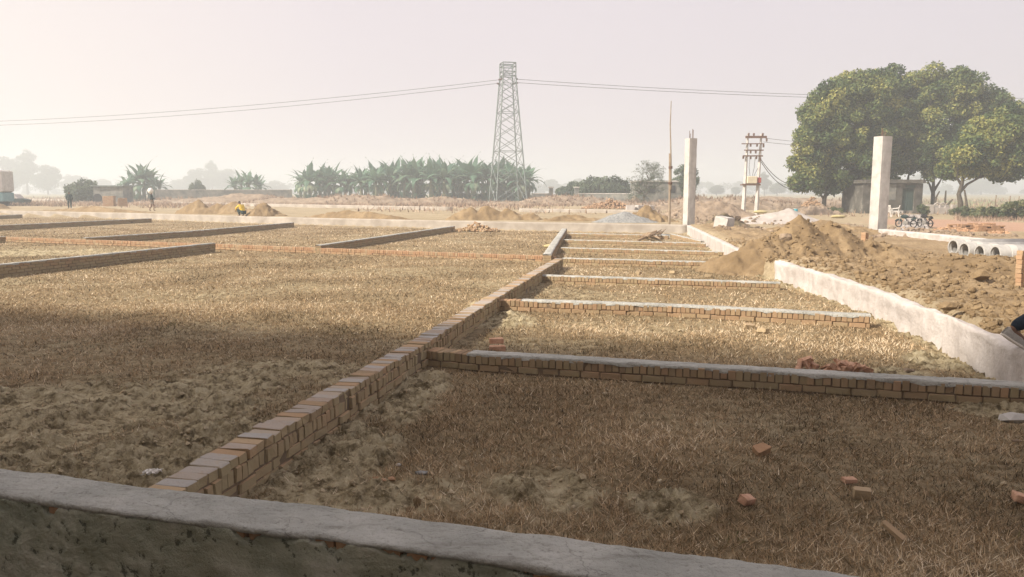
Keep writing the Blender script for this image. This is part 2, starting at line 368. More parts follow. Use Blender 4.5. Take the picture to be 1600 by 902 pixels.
# ---------------------------------------------------------------- ground sheet
ys = [-60, -45, -30, -20, -12, -7, -4, -2, -1, -.3, .3, .9]
y = 1.4
while y < 60: ys.append(y); y *= 1+max(.0045, .0045+.00006*(y-8))
while y < 1150: ys.append(y); y *= 1.03
ys = np.array(ys); core = np.linspace(-.8, .8, 640)
ts = np.concatenate([-np.geomspace(12, .82, 26), core, np.geomspace(.82, 12, 26)])
X = ts[None, :]*(np.maximum(ys, 0)[:, None]+1.2); Y = np.repeat(ys[:, None], len(ts), 1)
X = np.clip(X, -1290, 1290)
Z = Hbase(X, Y); g = grassy(X, Y)
near = 1-sst(22, 40, Y); plot = (Z < .02)
Z = Z+fbm(X*.7, Y*.7, 4, 3)*.025*(1-sst(80, 120, Y))
rough = fbm(X*3.1, Y*3.1, 5, 9, .6); cl = np.abs(fbm(X*9, Y*9, 3, 21, .6))
Z = Z+near*(1-g)*plot*(rough*.075+(.25-cl)*.16*sst(-.45, .2, rough)+.02*fbm(X*16, Y*16, 3, 27, .6))
Z = Z+near*g*fbm(X*5, Y*5, 3, 8)*.012
rr = sst(0, .8, X-np.interp(Y, ry_, rx_))*(Y < 42)*(Y > 4)
Z = Z+rr*(fbm(X*1.1, Y*1.1, 5, 31, .6)*.16*(1-sst(4, 9, X-np.interp(Y, ry_, rx_)))+fbm(X*4, Y*4, 4, 33, .6)*.07*(1-sst(7, 13, X-np.interp(Y, ry_, rx_))))
pa, pb_ = P(545, 765), P(626, 684)                        # little straight ridge of soil in the near plot
dx, dy = pb_.x-pa.x, pb_.y-pa.y; L_ = math.hypot(dx, dy)
u = ((X-pa.x)*dx+(Y-pa.y)*dy)/L_**2; dd = np.abs((X-pa.x)*dy-(Y-pa.y)*dx)/L_
Z = Z+.03*np.exp(-(dd/.028)**2)*sst(-.05, .05, u)*(1-sst(.95, 1.05, u))
far_f = sst(75, 130, Y)
C = np.zeros((X.size, 4)); C[:, 3] = (rr*(1-.6*sst(9, 16, X-np.interp(Y, ry_, rx_)))).ravel(); C[:, 0] = (g*(.75+.25*fbm(X, Y, 3, 4))).ravel()
pgx = P(1545, 327, 0)
green = sst(0, 12, X-.37*Y)*sst(72, 84, Y)*(1-sst(160, 240, Y))*sst(-.5, .1, fbm(X*.1, Y*.1, 3, 6))
C[:, 1] = np.clip(green+.35*sst(130, 260, Y), 0, 1).ravel()
q = P(1540, 352, .02); C[:, 2] = ((1-sst(.5, 1.1, ((X-q.x)/6.0)**2+((Y-q.y)/12.0)**2+.4*fbm(X*.5, Y*.5, 4, 12)))*.8).ravel()
nr, nc = X.shape; ii = np.arange(nr-1)[:, None]*nc+np.arange(nc-1)[None, :]; ii = ii.ravel()
F = np.stack([ii, ii+1, ii+nc+1, ii+nc], 1)
gr = npmesh('ground', np.stack([X, Y, Z], -1).reshape(-1, 3), F, mG, None, C, True); tag(gr, kind='structure')
ma = gr.data.attributes.new('Mot', 'FLOAT', 'POINT'); ma.data.foreach_set('value', (((X < np.interp(Y, ry_, rx_))*(1-sst(24, 45, Y))*sst(-1.1, .3, np.interp(X, bx, by)-Y-3))).astype(np.float32).ravel())
def gz(x, y):                                            # height of the finished sheet, nearest vertex
    i = int(np.clip(np.searchsorted(ys, y), 0, nr-1)); j = int(np.argmin(np.abs(X[i]-x))); return float(Z[i, j])
# pale trodden path to the hut
pp = [(P(1395, 361, .03), P(1452, 361, .03)), (P(1408, 350, .03), P(1447, 350, .03)), (P(1415, 342, .03), P(1444, 342, .03)), (P(1412, 336, .03), P(1440, 336, .03))]
V = []; nn = 30
for a, b_ in pp:
    for k in range(nn): q = a.lerp(b_, k/(nn-1)); V.append((q.x+random.uniform(-.05, .05), q.y+random.uniform(-.1, .1), .075))
F = np.array([(i*nn+k, i*nn+k+1, (i+1)*nn+k+1, (i+1)*nn+k) for i in range(3) for k in range(nn-1)])
tag(npmesh('path', V, F, mSand, None, None, True), kind='structure')
# ---------------------------------------------------------------- blades of dry stubble
def blades(name, spec, label, mat, maskf, hrange, lie=.35, cat='grass', zf=None, cr=(.0, 1), wedge=.74):
    VV = []; CC = []
    for (y0, y1, dens, wd, hs) in spec:
        area = wedge*(y1**2-y0**2)+2*(y1-y0); n = int(area*dens)
        yy = np.sqrt(rng.uniform(y0**2, y1**2, n)); xx = rng.uniform(-1, 1, n)*(wedge*yy+.8)
        tuft = fbm(xx*7, yy*7, 2, 77)
        m = maskf(xx, yy)*(.55+.9*np.clip(tuft+.35, 0, 1)) > rng.uniform(0, 1, n)
        xx, yy = xx[m], yy[m]; n = len(xx)
        zz = zf(xx, yy)
        h = rng.uniform(hrange[0], hrange[1], n)*hs*(.75+.5*vn(xx*3, yy*3, 55)); ly = rng.uniform(0, 1, n) < lie
        a = rng.uniform(0, 2*math.pi, n); tilt = np.where(ly, rng.uniform(1.0, 1.5, n), np.abs(rng.normal(0, .65, n)))
        ln = np.where(ly, h*1.5, h)
        tip = np.stack([xx+np.cos(a)*np.sin(tilt)*ln, yy+np.sin(a)*np.sin(tilt)*ln, zz+np.cos(tilt)*ln+np.where(ly, .012, 0)], 1)
        bw = rng.uniform(.6, 1.3, n)*wd*.5; pa_ = rng.uniform(0, 2*math.pi, n)
        base = np.stack([xx, yy, zz-.01], 1); off = np.stack([np.cos(pa_)*bw, np.sin(pa_)*bw, np.zeros(n)], 1)
        VV.append(np.stack([base-off, base+off, tip], 1).reshape(-1, 3))
        patch = vn(xx*.8, yy*.8, 66)
        cc = np.clip(rng.normal(.46, .30, n)+(patch-.5)*.8, 0, 1)*(cr[1]-cr[0])+cr[0]
        CC.append(np.repeat(cc, 3))
    V = np.concatenate(VV); c_ = np.concatenate(CC); F = np.arange(len(V)).reshape(-1, 3)
    o = npmesh(name, V, F, mat, None, np.stack([c_, c_, c_], 1)); tag(o, label, cat, None, 'stuff'); return o
def gzv(x, y):
    i = np.clip(np.searchsorted(ys, y), 1, nr-1); out_ = np.zeros(len(x))
    t_ = x/(np.maximum(ys[i], 0)+1.2); j = np.clip(np.searchsorted(ts, t_), 1, nc-1); return np.minimum(Z[i, j], Z[i-1, j-1])
# centre line of the long brick wall, left edge, to keep blades out of walls
w1L = [P(245, 751, .30), P(640, 535, .30), P(868, 402, .30)]
def gm(x, y):
    g_ = grassy(x, y)
    y0 = np.interp(x, [w0a.x, w0b.x], [w0a.y, w0b.y]); g_ = g_*(y > y0+.12)
    xl = np.interp(y, [p.y for p in w1L], [p.x for p in w1L]); g_ = g_*((np.abs(x-xl-.1) > .2) | (y > 20.5))
    return g_
w0a, w0b = P(0, 733, .48), P(1340, 904, .48)
blades('dry_stubble', [(2.6, 5.0, 6500, .0058, 1), (5.0, 8.0, 3800, .0075, 1), (8.0, 14, 1500, .011, 1), (14, 25, 430, .018, 1), (25, 44, 120, .034, 1), (44, 62, 32, .05, 1)],
       'short dry straw stubble covering the walled plots', mS, gm, (.02, .065), .72, zf=gzv)
sparse = lambda x, y: (1-grassy(x, y))*.22*(y > np.interp(x, [w0a.x, w0b.x], [w0a.y, w0b.y])+.12)*(x < np.interp(y, ry_, rx_)-.1)*(y < 30)
blades('straw_litter', [(2.6, 7, 2500, .005, 1), (7, 30, 300, .011, 1)], 'scattered loose straws lying on the bare soil of the plots', mS, sparse, (.03, .07), .9, zf=gzv)
blades('green_weeds', [(2.8, 9, 900, .007, 1), (9, 22, 120, .014, 1)], 'few small green weeds among the stubble', mWeed, lambda x, y: gm(x, y)*(vn(x*2.3+7, y*2.3, 88) > .93)*.9, (.02, .06), .4, cat='weeds', zf=gzv)
# scrub on the far berms and verges
def farm(x, y): return sst(.0, .4, fbm(x*.12, y*.12, 4, 91)+.12)*(y > np.interp(x, bx, by)+16)*(1-sst(110, 200, y)*.5)*((x < 8) | (y > 62))*.8
blades('dry_scrub', [(58, 100, 3.2, .12, 1), (100, 220, 1.3, .2, 1.4)], 'dry pinkish brush scattered over the far ground', mDry, farm, (.2, .55), .1, cat='brush', zf=lambda x, y: Hbase(x, y))
# ---------------------------------------------------------------- brick walls
def wall_run(pts):
    L = [0]
    for a, b_ in zip(pts, pts[1:]): L.append(L[-1]+(b_-a).length)
    def at(s):
        for i in range(len(pts)-1):
            if s <= L[i+1] or i == len(pts)-2:
                t_ = (s-L[i])/(L[i+1]-L[i]); d = (pts[i+1]-pts[i]).normalized(); return pts[i].lerp(pts[i+1], t_), d
    return L[-1], at
SPEC_A = [('row', .079, .112), ('str', .236, .076)]
def brick_wall(label, pts, width=.23, spec=SPEC_A, cap=None, dust=.5, tone=(.2, .8), cem=0.0, end=0, group=None, side=0, wob=.006, capkeep=1.0):
    # pts run along the middle of the top; z of the points is the top height
    root = empty('brick_wall', (pts[0].x, pts[0].y, 0), label, 'brick wall', group)
    L, at = wall_run(pts); mb = MB()
    ztot = sum(s[2] for s in spec)
    z0 = 0
    for ci, (kind, pitch, h) in enumerate(spec):
        s = 0 if ci % 2 == 0 else -pitch*.5
        while s < L:
            l = pitch*random.uniform(.93, 1.05)
            a0 = max(s, 0); a1 = min(s+l, L)
            if a1-a0 > .02:
                p, d = at((a0+a1)/2); q = Vector((-d.y, d.x, 0))
                ang = math.atan2(d.y, d.x)+random.gauss(0, .018+wob); tilt = math.asin(max(-1, min(1, d.z)))
                jz = random.gauss(0, .0045 if cem else .0025)
                wv = width+random.gauss(0, wob); zc = p.z-z0-h/2+jz
                off = random.gauss(0, wob*.6)
                rot = Matrix.Rotation(ang, 3, 'Z')@Matrix.Rotation(-tilt, 3, 'Y')@Matrix.Rotation(random.gauss(0, .012), 3, 'X')
                cm = cem*(random.random() < .68)*random.uniform(.45, 1) if ci == 0 else 0
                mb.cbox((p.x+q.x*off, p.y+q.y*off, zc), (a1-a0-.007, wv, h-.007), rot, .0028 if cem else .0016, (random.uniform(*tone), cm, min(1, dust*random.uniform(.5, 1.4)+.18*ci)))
            s += l
        z0 += h
    mb.build('bricks', mB, root)
    core = MB()
    for i in range(len(pts)-1):
        a, b_ = pts[i], pts[i+1]; d = (b_-a); rot = Matrix.Rotation(math.atan2(d.y, d.x), 3, 'Z')
        c_ = (a+b_)/2; zt = min(a.z, b_.z)-.015
        core.box((c_.x, c_.y, (zt-.25)/2), (math.hypot(d.x, d.y)-.02, width-.026, zt+.25), rot)
    core.build('gap_core', mCore, root)  # mud-coloured core, dark in place of the shade in open brick gaps
    if cap:
        thick, over = cap; n = int(L/.035)+2; V = []; F = []; s0 = L*(1-capkeep)
        for i in range(n):
            s = s0+(L-s0)*i/(n-1); p, d = at(min(s, L-.001)); q = Vector((-d.y, d.x, 0)).normalized()
            e1 = over*(.2+1.2*vn(np.array(s*6), np.array(1.), 3))-.006; e2 = over*(.2+1.2*vn(np.array(s*6), np.array(9.), 4))-.006
            drip = .03*max(0, vn(np.array(s*9), np.array(4.), 8)-.55)*2
            hz = thick*(.6+.8*vn(np.array(s*5), np.array(2.), 5)); dr = .004
            for (o, z_) in ((-(width/2+e2), -.02-drip), (-(width/2+e2), hz*.5), (-width*.3, hz), (0, hz*.95), (width*.3, hz), (width/2+e1, hz*.5), (width/2+e1, -.02-drip)):
                V.append((p.x+q.x*o+random.gauss(0, dr)*.3, p.y+q.y*o, p.z+z_+random.gauss(0, .0015)))
        for i in range(n-1):
            for k in range(6): F.append((i*7+k, i*7+k+1, (i+1)*7+k+1, (i+1)*7+k))
        F.append(tuple(range(7))); F.append(tuple((n-1)*7+k for k in range(7))[::-1])
        npmesh('cement_cap', V, F, mCap, root, None, True)
    return root
def mid(a, b_, z, off): # top edge points (px) nearest/other -> centre line
    return P(*a, z), P(*b_, z)
def line(pxs, z, shift=0):
    pts = [P(x_, y_, z if not hasattr(z, '__len__') else z[i]) for i, (x_, y_) in enumerate(pxs)]
    if shift:
        d = (pts[-1]-pts[0]); d.z = 0; d.normalize(); q = Vector((-d.y, d.x, 0))*shift; pts = [p+q for p in pts]
    return pts
SPEC_W1 = [('hdr', .116, .076), ('row', .082, .112), ('str', .23, .078), ('hdr', .118, .078)]
# the long diagonal wall: centre between its left and right top edges
brick_wall('long diagonal brick wall running from the grey near wall away through the plots', line([(246, 769), (645, 539), (760, 469), (874, 403.5)], [.31, .29, .27, .26]), .225, SPEC_W1, dust=1.0, tone=(.1, .95), cem=1.0, wob=.009)
brick_wall('farther brick wall continuing the diagonal line up to the back wall', line([(855, 398), (867, 379), (882, 357.5)], .27), .24, SPEC_A+[('str', .23, .076)], cap=(.012, .01), dust=.5)
G = 'low cross walls right of the diagonal wall'
brick_wall('nearest low cross wall of upright bricks with a white cement top', line([(655, 543), (740, 551), (1240, 580.5), (1605, 602)], [.19, .19, .19, .2]), .23, SPEC_A, cap=(.014, .008), dust=.75, tone=(.05, .75), group=G, capkeep=.89)
brick_wall('second low cross wall, ending short of the white side wall', line([(779, 467.5), (1060, 477), (1360, 492.5)], [.2, .19, .19]), .23, SPEC_A, cap=(.014, .008), dust=.45, tone=(.2, .8), group=G, capkeep=.93)
brick_wall('third low cross wall, reaching the foot of the big dirt mound', line([(846, 430), (1030, 436), (1219, 441.5)], .16), .21, SPEC_A, cap=(.012, .006), dust=.6, group=G)
brick_wall('fourth low cross wall, starting at the bend of the diagonal wall', line([(880, 403.3), (1140, 410)], .17), .2, SPEC_A, cap=(.01, .006), dust=.6, group=G)
brick_wall('fifth low cross wall behind the bend of the diagonal wall', line([(877, 387), (1133, 393.5)], .17), .18, SPEC_A, cap=(.01, .004), dust=.7, group=G)
brick_wall('sixth low cross wall in front of the pile of branches', line([(880, 374.5), (1103, 380)], .17), .16, SPEC_A, cap=(.01, .004), dust=.7, group=G)
brick_wall('farthest thin cross wall, just before the back wall', line([(889, 364.5), (1045, 368)], .17), .16, SPEC_A, cap=(.01, .004), dust=.7, group=G)
brick_wall('short oblique brick wall running from the bamboo pole to the side wall', line([(1049, 365.5), (1098, 377)], .16), .16, SPEC_A, cap=(.01, .004), dust=.7)
brick_wall('long orange cross wall of bare bricks spanning the left plots', line([(-60, 368), (330, 381), (600, 391), (868, 400.5)], [.22, .2, .17, .16]), .2, SPEC_A, dust=.15, tone=(.4, 1.0))
G = 'low shaded walls dividing the left plots'
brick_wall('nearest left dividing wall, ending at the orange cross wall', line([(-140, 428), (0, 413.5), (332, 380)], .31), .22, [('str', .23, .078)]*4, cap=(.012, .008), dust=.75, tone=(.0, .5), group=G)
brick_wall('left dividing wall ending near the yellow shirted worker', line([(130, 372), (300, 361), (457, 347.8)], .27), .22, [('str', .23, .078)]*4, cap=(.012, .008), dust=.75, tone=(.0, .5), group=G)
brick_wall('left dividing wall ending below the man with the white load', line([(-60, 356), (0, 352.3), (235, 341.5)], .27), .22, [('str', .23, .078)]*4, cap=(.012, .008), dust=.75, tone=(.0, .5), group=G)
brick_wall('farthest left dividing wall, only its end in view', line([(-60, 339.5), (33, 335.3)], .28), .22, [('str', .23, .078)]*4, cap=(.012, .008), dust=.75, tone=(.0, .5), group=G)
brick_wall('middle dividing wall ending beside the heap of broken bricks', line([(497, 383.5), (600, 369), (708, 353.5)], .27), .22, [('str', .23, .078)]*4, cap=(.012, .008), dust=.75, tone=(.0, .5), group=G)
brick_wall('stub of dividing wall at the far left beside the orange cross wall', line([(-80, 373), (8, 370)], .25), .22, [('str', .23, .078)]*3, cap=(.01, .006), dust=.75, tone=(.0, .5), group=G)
# ---------------------------------------------------------------- plastered walls
def plaster_wall(name, label, pts, width, mat, zb=-.1, step=.05, amp=.008, topamp=.012, round_=.02, cat='wall', mat_top=None):
    L, at = wall_run(pts); n = max(2, int(L/step)+1); V = []; F = []
    prof = []
    for k in range(9): prof.append((-.5, k/8.0))
    for k in range(1, 8): prof.append((-.5+k/8.0, 1.0))
    for k in range(9): prof.append((.5, 1-k/8.0))
    m = len(prof); S = np.linspace(0, L-.001, n); O = np.zeros((n, m)); ZZ = np.zeros((n, m)); XX = np.zeros((n, m)); YY = np.zeros((n, m))
    U = np.array([q[0] for q in prof]); T = np.array([q[1] for q in prof])
    for i, s in enumerate(S):
        p, d = at(s); q = Vector((-d.y, d.x, 0)).normalized()
        w_ = width+topamp*2*(vn(np.array(s*1.3), np.array(0.), 3)-.5)
        o = U*w_; z_ = zb+(p.z-zb)*T
        edge = (T >= 1) & (np.abs(U) >= .49); z_ = np.where(edge, z_-round_, z_)
        side = np.where(np.abs(U) > .49, np.sign(U), 0)
        o = o+side*amp*fbm(np.full(m, s*3.), T*3+U*5, 4, 13)*2
        z_ = z_+(T >= 1)*topamp*fbm(np.full(m, s*2.5), U*2, 4, 15)
        XX[i] = p.x+q.x*o; YY[i] = p.y+q.y*o; ZZ[i] = z_
    V = np.stack([XX, YY, ZZ], -1).reshape(-1, 3)
    ii = (np.arange(n-1)[:, None]*m+np.arange(m-1)[None, :]).ravel(); F = [tuple(f) for f in np.stack([ii, ii+m, ii+m+1, ii+1], 1)]
    F.append(tuple(range(m))); F.append(tuple((n-1)*m+k for k in range(m))[::-1])
    o = npmesh(name, V, F, mat, None, None, True)
    return tag(o, label, cat)
plaster_wall('back_wall', 'long low pale plastered wall along the far edge of the plots', backL, .28, mDusty, step=.4)
plaster_wall('side_wall', 'low white plastered side wall between the far pillar and the big mound', [rightL[0], rightL[1], rightL[1].lerp(rightL[2], .72)], .16, mWh, step=.1)
sw = [rightL[3]]+rightL[4:]
sw2 = [Vector((p.x, p.y, p.z+.01*math.sin(i*2.1))) for i, p in enumerate(sw)]
plaster_wall('side_wall', 'rough white plastered side wall holding back the soil at the right', sw2, .15, mWh, step=.03, amp=.02, topamp=.035)
plaster_wall('far_road_wall', 'long pale low wall beyond the road on the left', [P(-200, 303, .5), P(0, 309.5, .75), P(415, 318.5, .7), P(705, 323.5, .7)], .35, mDusty, zb=.2, step=1)
plaster_wall('far_road_wall', 'pale low wall beyond the road in the middle distance', [P(812, 326, .65), P(900, 327, .65), P(1003, 328.5, .65)], .3, mDusty, zb=.1, step=.6)
plaster_wall('far_road_wall', 'short slanting white wall piece behind the grey gravel heap', [P(1003, 328.5, .6), P(1024, 340, .6)], .3, mWh, zb=.1, step=.3)
plaster_wall('kerb_wall', 'low white plastered wall from the near pillar to behind the concrete pipes', [P(1378, 358, .32), P(1450, 364.5, .34), P(1600, 379, .36), P(1700, 389, .36)], .35, mWh, zb=-.1, step=.1, amp=.02)
# near grey wall
wc = [P(-420, 705, .5), P(0, 749, .5), P(260, 785, .5), P(500, 811, .5), P(900, 866, .5), P(1350, 925, .5), P(1600, 962, .5)]
root = empty('near_wall', (wc[1].x, wc[1].y, 0), 'near grey plastered brick wall with mossy dark front in the foreground', 'wall')
L, at = wall_run(wc); n = int(L/.012)
S = np.linspace(0, L-.002, n); pr = [at(s) for s in S]
px_ = np.array([p[0].x for p in pr]); py_ = np.array([p[0].y for p in pr]); qx = np.array([-p[1].y for p in pr]); qy = np.array([p[1].x for p in pr])
def smooth(a, k=25):
    return np.convolve(np.pad(a, k, 'edge'), np.ones(2*k+1)/(2*k+1), 'valid')
px_, py_, qx, qy = map(smooth, (px_, py_, qx, qy))
hw = .148
edgeN = fbm(S*4, S*0, 5, 41, .6); edge2 = fbm(S*2.2, S*0+3, 5, 43, .6); lipN = fbm(S*2.6, S*0+7, 5, 47, .65)
# cap: from back underside over top to the ragged front lip
prof = np.concatenate([[-2], np.linspace(-1, 1, 26), [2, 3]])
V = np.zeros((n, len(prof), 3))
for k, u in enumerate(prof):
    if u == -2: o = hw+.006*edge2; z = np.full(n, .30)
    elif u >= 2:
        o = -hw-.016*edgeN-.014; z = .5-.012-(.008+.03*np.clip(lipN, 0, 1))*(1 if u == 2 else 1.05); o = o+(0 if u == 2 else .03)
    else:
        o = -u*(hw+.006*(edge2 if u < 0 else edgeN)+(.016*edgeN+.008 if u > 0 else .012*edge2)); z = .5+.010*fbm(S*5, np.full(n, u*1.2), 5, 51)-.006*abs(u)**10
        z = z+.004*fbm(S*22, np.full(n, u*4), 3, 57)
    V[:, k, 0] = px_+qx*o; V[:, k, 1] = py_+qy*o; V[:, k, 2] = z
def gridF(n, m, flip=False):
    ii = (np.arange(n-1)[:, None]*m+np.arange(m-1)[None, :]).ravel(); F = np.stack([ii, ii+m, ii+m+1, ii+1], 1); return F[:, ::-1] if flip else F
npmesh('cement_cap', V.reshape(-1, 3), gridF(n, len(prof), True), mCap, root, None, True)
# front plaster, top edge ragged so that the brick row shows in places
m = 46; V = np.zeros((n, m, 3)); gap = sum(np.exp(-((px_-PD(a_, 800, 3.6).x)/w_)**2) for a_, w_ in ((70, .05), (415, .06), (500, .13), (560, .05), (672, .13), (868, .15), (960, .10), (1010, .05)))
topz = .488-.055*np.clip(gap*(1.0+1.6*fbm(S*9, S*0+13, 5, 61, .65))-.25, 0, 1)-.010*np.clip(fbm(S*3, S*0+2, 5, 67, .65), 0, 1)-.004*fbm(S*8, S*0, 3, 62)
for k in range(m):
    u = k/(m-1.0); z = topz*(1-u)+(-.15)*u
    o = -hw-.006-.008*(1+fbm(S*3.5, z*5, 5, 63, .6))-.009*fbm(S*9+z*9, z*14, 4, 65, .6)
    if k == 0: o = o+.03
    V[:, k, 0] = px_+qx*o; V[:, k, 1] = py_+qy*o; V[:, k, 2] = z
npmesh('front_plaster', V.reshape(-1, 3), gridF(n, m, True), mPl, root, None, True)
mb = MB(); s = 0
while s < L-.1:
    i = min(n-1, int((s+.1)/L*n)); ang = math.atan2(-qx[i], qy[i])
    for z_ in (.445, .372): mb.cbox((px_[i], py_[i], z_), (.105, 2*hw-.012, .066), Matrix.Rotation(ang, 3, 'Z')@Matrix.Rotation(random.gauss(0, .02), 3, 'Z'), .002, (random.uniform(.15, .75), 0, .15))
    s += .115
mb.build('bricks', mB, root)
# the tall building behind the photographer whose shadow falls over the near plots
a, b_ = Vector((-30, 5.6, 0)), Vector((16, -8.3, 0)); d = (b_-a).normalized(); q = Vector((d.y, -d.x, 0)); bh = 15.8
root = empty('brick_building', ((a+b_)/2+q*4.5), 'tall unplastered building standing behind the photographer, out of view', 'building')
mb = MB(); c_ = (a+b_)/2+q*4.5; rot = Matrix.Rotation(math.atan2(d.y, d.x), 3, 'Z'); mb.box((c_.x, c_.y, bh/2-.1), ((b_-a).length, 9, bh+.2), rot); mb.build('walls', mConc, root)
mb = MB()
mb.box((c_.x, c_.y, bh+.05), ((b_-a).length+.3, 9.3, .1), rot); mb.build('roof', mConc, root)
# ---------------------------------------------------------------- heaps of earth
def pile(name, label, cat, c, rx, ry, h, mat, seed, rotz=0, rgh=.12, zb=0, peaks=None, res=90, clod=.5, flat=1.0, asym=0):
    n = res; u = np.linspace(-1.25, 1.25, n); U, W = np.meshgrid(u, u)
    r = np.sqrt(U**2+W**2)*(1+.18*fbm(U*1.5+seed, W*1.5, 3, seed)); ua = U-asym*(1-np.clip(r, 0, 1))
    prof = np.clip(1-np.sqrt(ua**2+W**2)*(1+.2*fbm(U*1.6+seed, W*1.6, 3, seed)), -.3, 1)
    z = np.sign(prof)*np.abs(prof)**flat
    if peaks:
        z = -.3*np.ones_like(U)
        for (a, b_, s, hh) in peaks: z = np.maximum(z, hh*(1-np.sqrt((U-a)**2+(W-b_)**2)/s*(1+.2*fbm(U*2+seed, W*2, 3, seed))))
    sc_ = max(rx, ry)
    X_, Y_ = U*rx, W*ry
    z = z*h; act = sst(-.12*h, .15*h, z)
    z = z+act*(rgh*h*fbm(X_/sc_*3.3+seed, Y_/sc_*3.3, 5, seed+3, .62)+clod*.10*(.3-np.abs(fbm(X_*2.2, Y_*2.2, 3, seed+9, .6))))
    z = np.where(r > 1.2, -.4, z); z = np.maximum(z, -.4)
    cs, sn = math.cos(rotz), math.sin(rotz)
    V = np.stack([c[0]+X_*cs-Y_*sn, c[1]+X_*sn+Y_*cs, zb+z], -1).reshape(-1, 3)
    o = npmesh(name, V, gridF(n, n, True), mat, None, None, True)
    me = o.data; o.location = (c[0], c[1], zb)
    co = np.zeros(len(me.vertices)*3, np.float32); me.vertices.foreach_get('co', co); co = co.reshape(-1, 3)-np.array([c[0], c[1], zb], np.float32)
    me.vertices.foreach_set('co', co.ravel()); me.update()
    return tag(o, label, cat)
pile('dirt_mound', 'big brown mound of loose soil spilling over the gap in the white side wall', 'dirt mound', (8.0, 20.6), 3.5, 2.7, 1.32, mSoil, 3, .1, .2, 0.0,
     peaks=[(-.06, .05, .60, 1.0), (.2, .1, .62, .88), (.5, .0, .55, .62), (-.40, -.18, .52, .66), (-.2, -.35, .4, .5)], res=190, clod=2.2)
pile('dirt_mound', 'long low ridge of lumpy soil behind the white side wall', 'dirt mound', (10.0, 16.2), 2.9, 2.4, .42, mSoil, 8, -.2, .25, .28, res=140, clod=1.4, flat=.8)
pile('dirt_mound', 'low lumpy soil heap beside the orange marker post at the right edge', 'dirt mound', (8.9, 11.8), 2.1, 1.8, .26, mSoil, 15, .2, .3, .28, res=130, clod=1.4, flat=.8)
def pz(px, py, d): q = PD(px, py, d); return q
pile('dirt_mound', 'wide brown dirt mound behind the back wall in the middle', 'dirt mound', (-.9, 46.5), 3.4, 1.6, 1.25, mSoil, 21, 0, .2, .2, peaks=[(-.45, 0, .5, .72), (-.15, 0, .55, .9), (.15, 0, .55, .7), (.6, 0, .5, .45)], res=100, clod=2)
pile('dirt_mound', 'low trailing strip of dug soil at the right foot of the middle mound', 'dirt mound', (3.6, 45), 2.6, .9, .5, mSoil, 22, 0, .3, .25, res=80, clod=1.5)
pile('dirt_mound', 'long tan dirt mound beside the man with the white load', 'dirt mound', (-22.0, 58.6), 4.2, 1.6, 1.5, mSoil, 23, -.3, .2, .3, peaks=[(-.5, 0, .5, .72), (-.1, 0, .5, .62), (.25, 0, .55, .7), (.6, 0, .4, .4)], res=100, clod=2)
pile('dirt_mound', 'small dirt mound right of the crouching worker', 'dirt mound', (-17.2, 53.5), 1.5, 1.0, 1.05, mSoil, 24, 0, .2, .3, res=70, clod=1.5)
pile('dirt_mound', 'low ridge of dug soil trailing right from the crouching worker', 'dirt mound', (-10.3, 48.6), 5.8, .8, .6, mSoil, 25, -.48, .35, .25, res=120, clod=1.5)
pile('dirt_mound', 'tan dirt mound at the far left edge', 'dirt mound', (-54, 78), 4.6, 1.8, 1.6, mSoil, 26, -.4, .15, .3, res=80, clod=1.5)
pile('dirt_mound', 'thin ridge of dug soil between the dark clad man and the man with the load', 'dirt mound', (-36, 66.2), 8.5, .8, .5, mSoil, 27, -.5, .35, .3, res=120, clod=1.5)
pile('dirt_mound', 'damp dark brown soil heap just right of the left pillar', 'dirt mound', (10.9, 39.6), 1.6, 1.1, .95, mDark, 28, 0, .15, .1, res=80)
pile('dirt_mound', 'rough soil heap left of the slim pillar behind the bamboo pole', 'dirt mound', (7.6, 43.5), 2.0, 1.3, 1.0, mSoil, 29, 0, .3, .2, res=80, clod=2)
pile('dirt_mound', 'pale tan heap behind the slim pillar', 'dirt mound', (14.5, 56), 4.5, 2.2, 1.45, mTan, 30, 0, .25, .1, res=90, clod=2)
pile('dirt_mound', 'broken clods and rubble spread in front of the pale sand heap', 'dirt mound', (14.6, 36.5), 3.4, 2.2, .62, mSoil, 41, 0, .35, .05, res=110, clod=2.5)
pile('gravel_heap', 'grey gravel heap behind the back wall', 'gravel heap', (6.2, 42.6), 2.3, 1.2, .75, mGravel, 31, 0, .08, .25, res=80, clod=.5)
pile('sand_heap', 'pale sand heap near the transformer poles', 'sand heap', (17.3, 50.5), 3.4, 1.7, .95, mSand, 32, 0, .06, .05, res=70, clod=.3, asym=.3)
for i, (x0, x1, yy, hh, lab) in enumerate([(-120, -78, 112, 1.0, 'scrubby pinkish berm at the far left behind the road wall'), (-56, -20, 108, 1.5, 'scrubby berm below the lone banana clumps'), (-38, -2, 102, 1.6, 'scrubby berm in front of the long banana row'),
                                     (-4, 17, 98, 1.5, 'scrubby berm at the foot of the lattice tower'), (13, 34, 90, 1.3, 'scrubby berm in front of the ruined building'), (20, 52, 108, 1.1, 'low berm behind the transformer poles')]):
    pile('dirt_berm', lab, 'berm', ((x0+x1)/2, yy), (x1-x0)/2, 3.0, hh, mTan, 50+i, 0, .4, .1, res=120, clod=3, flat=.6)
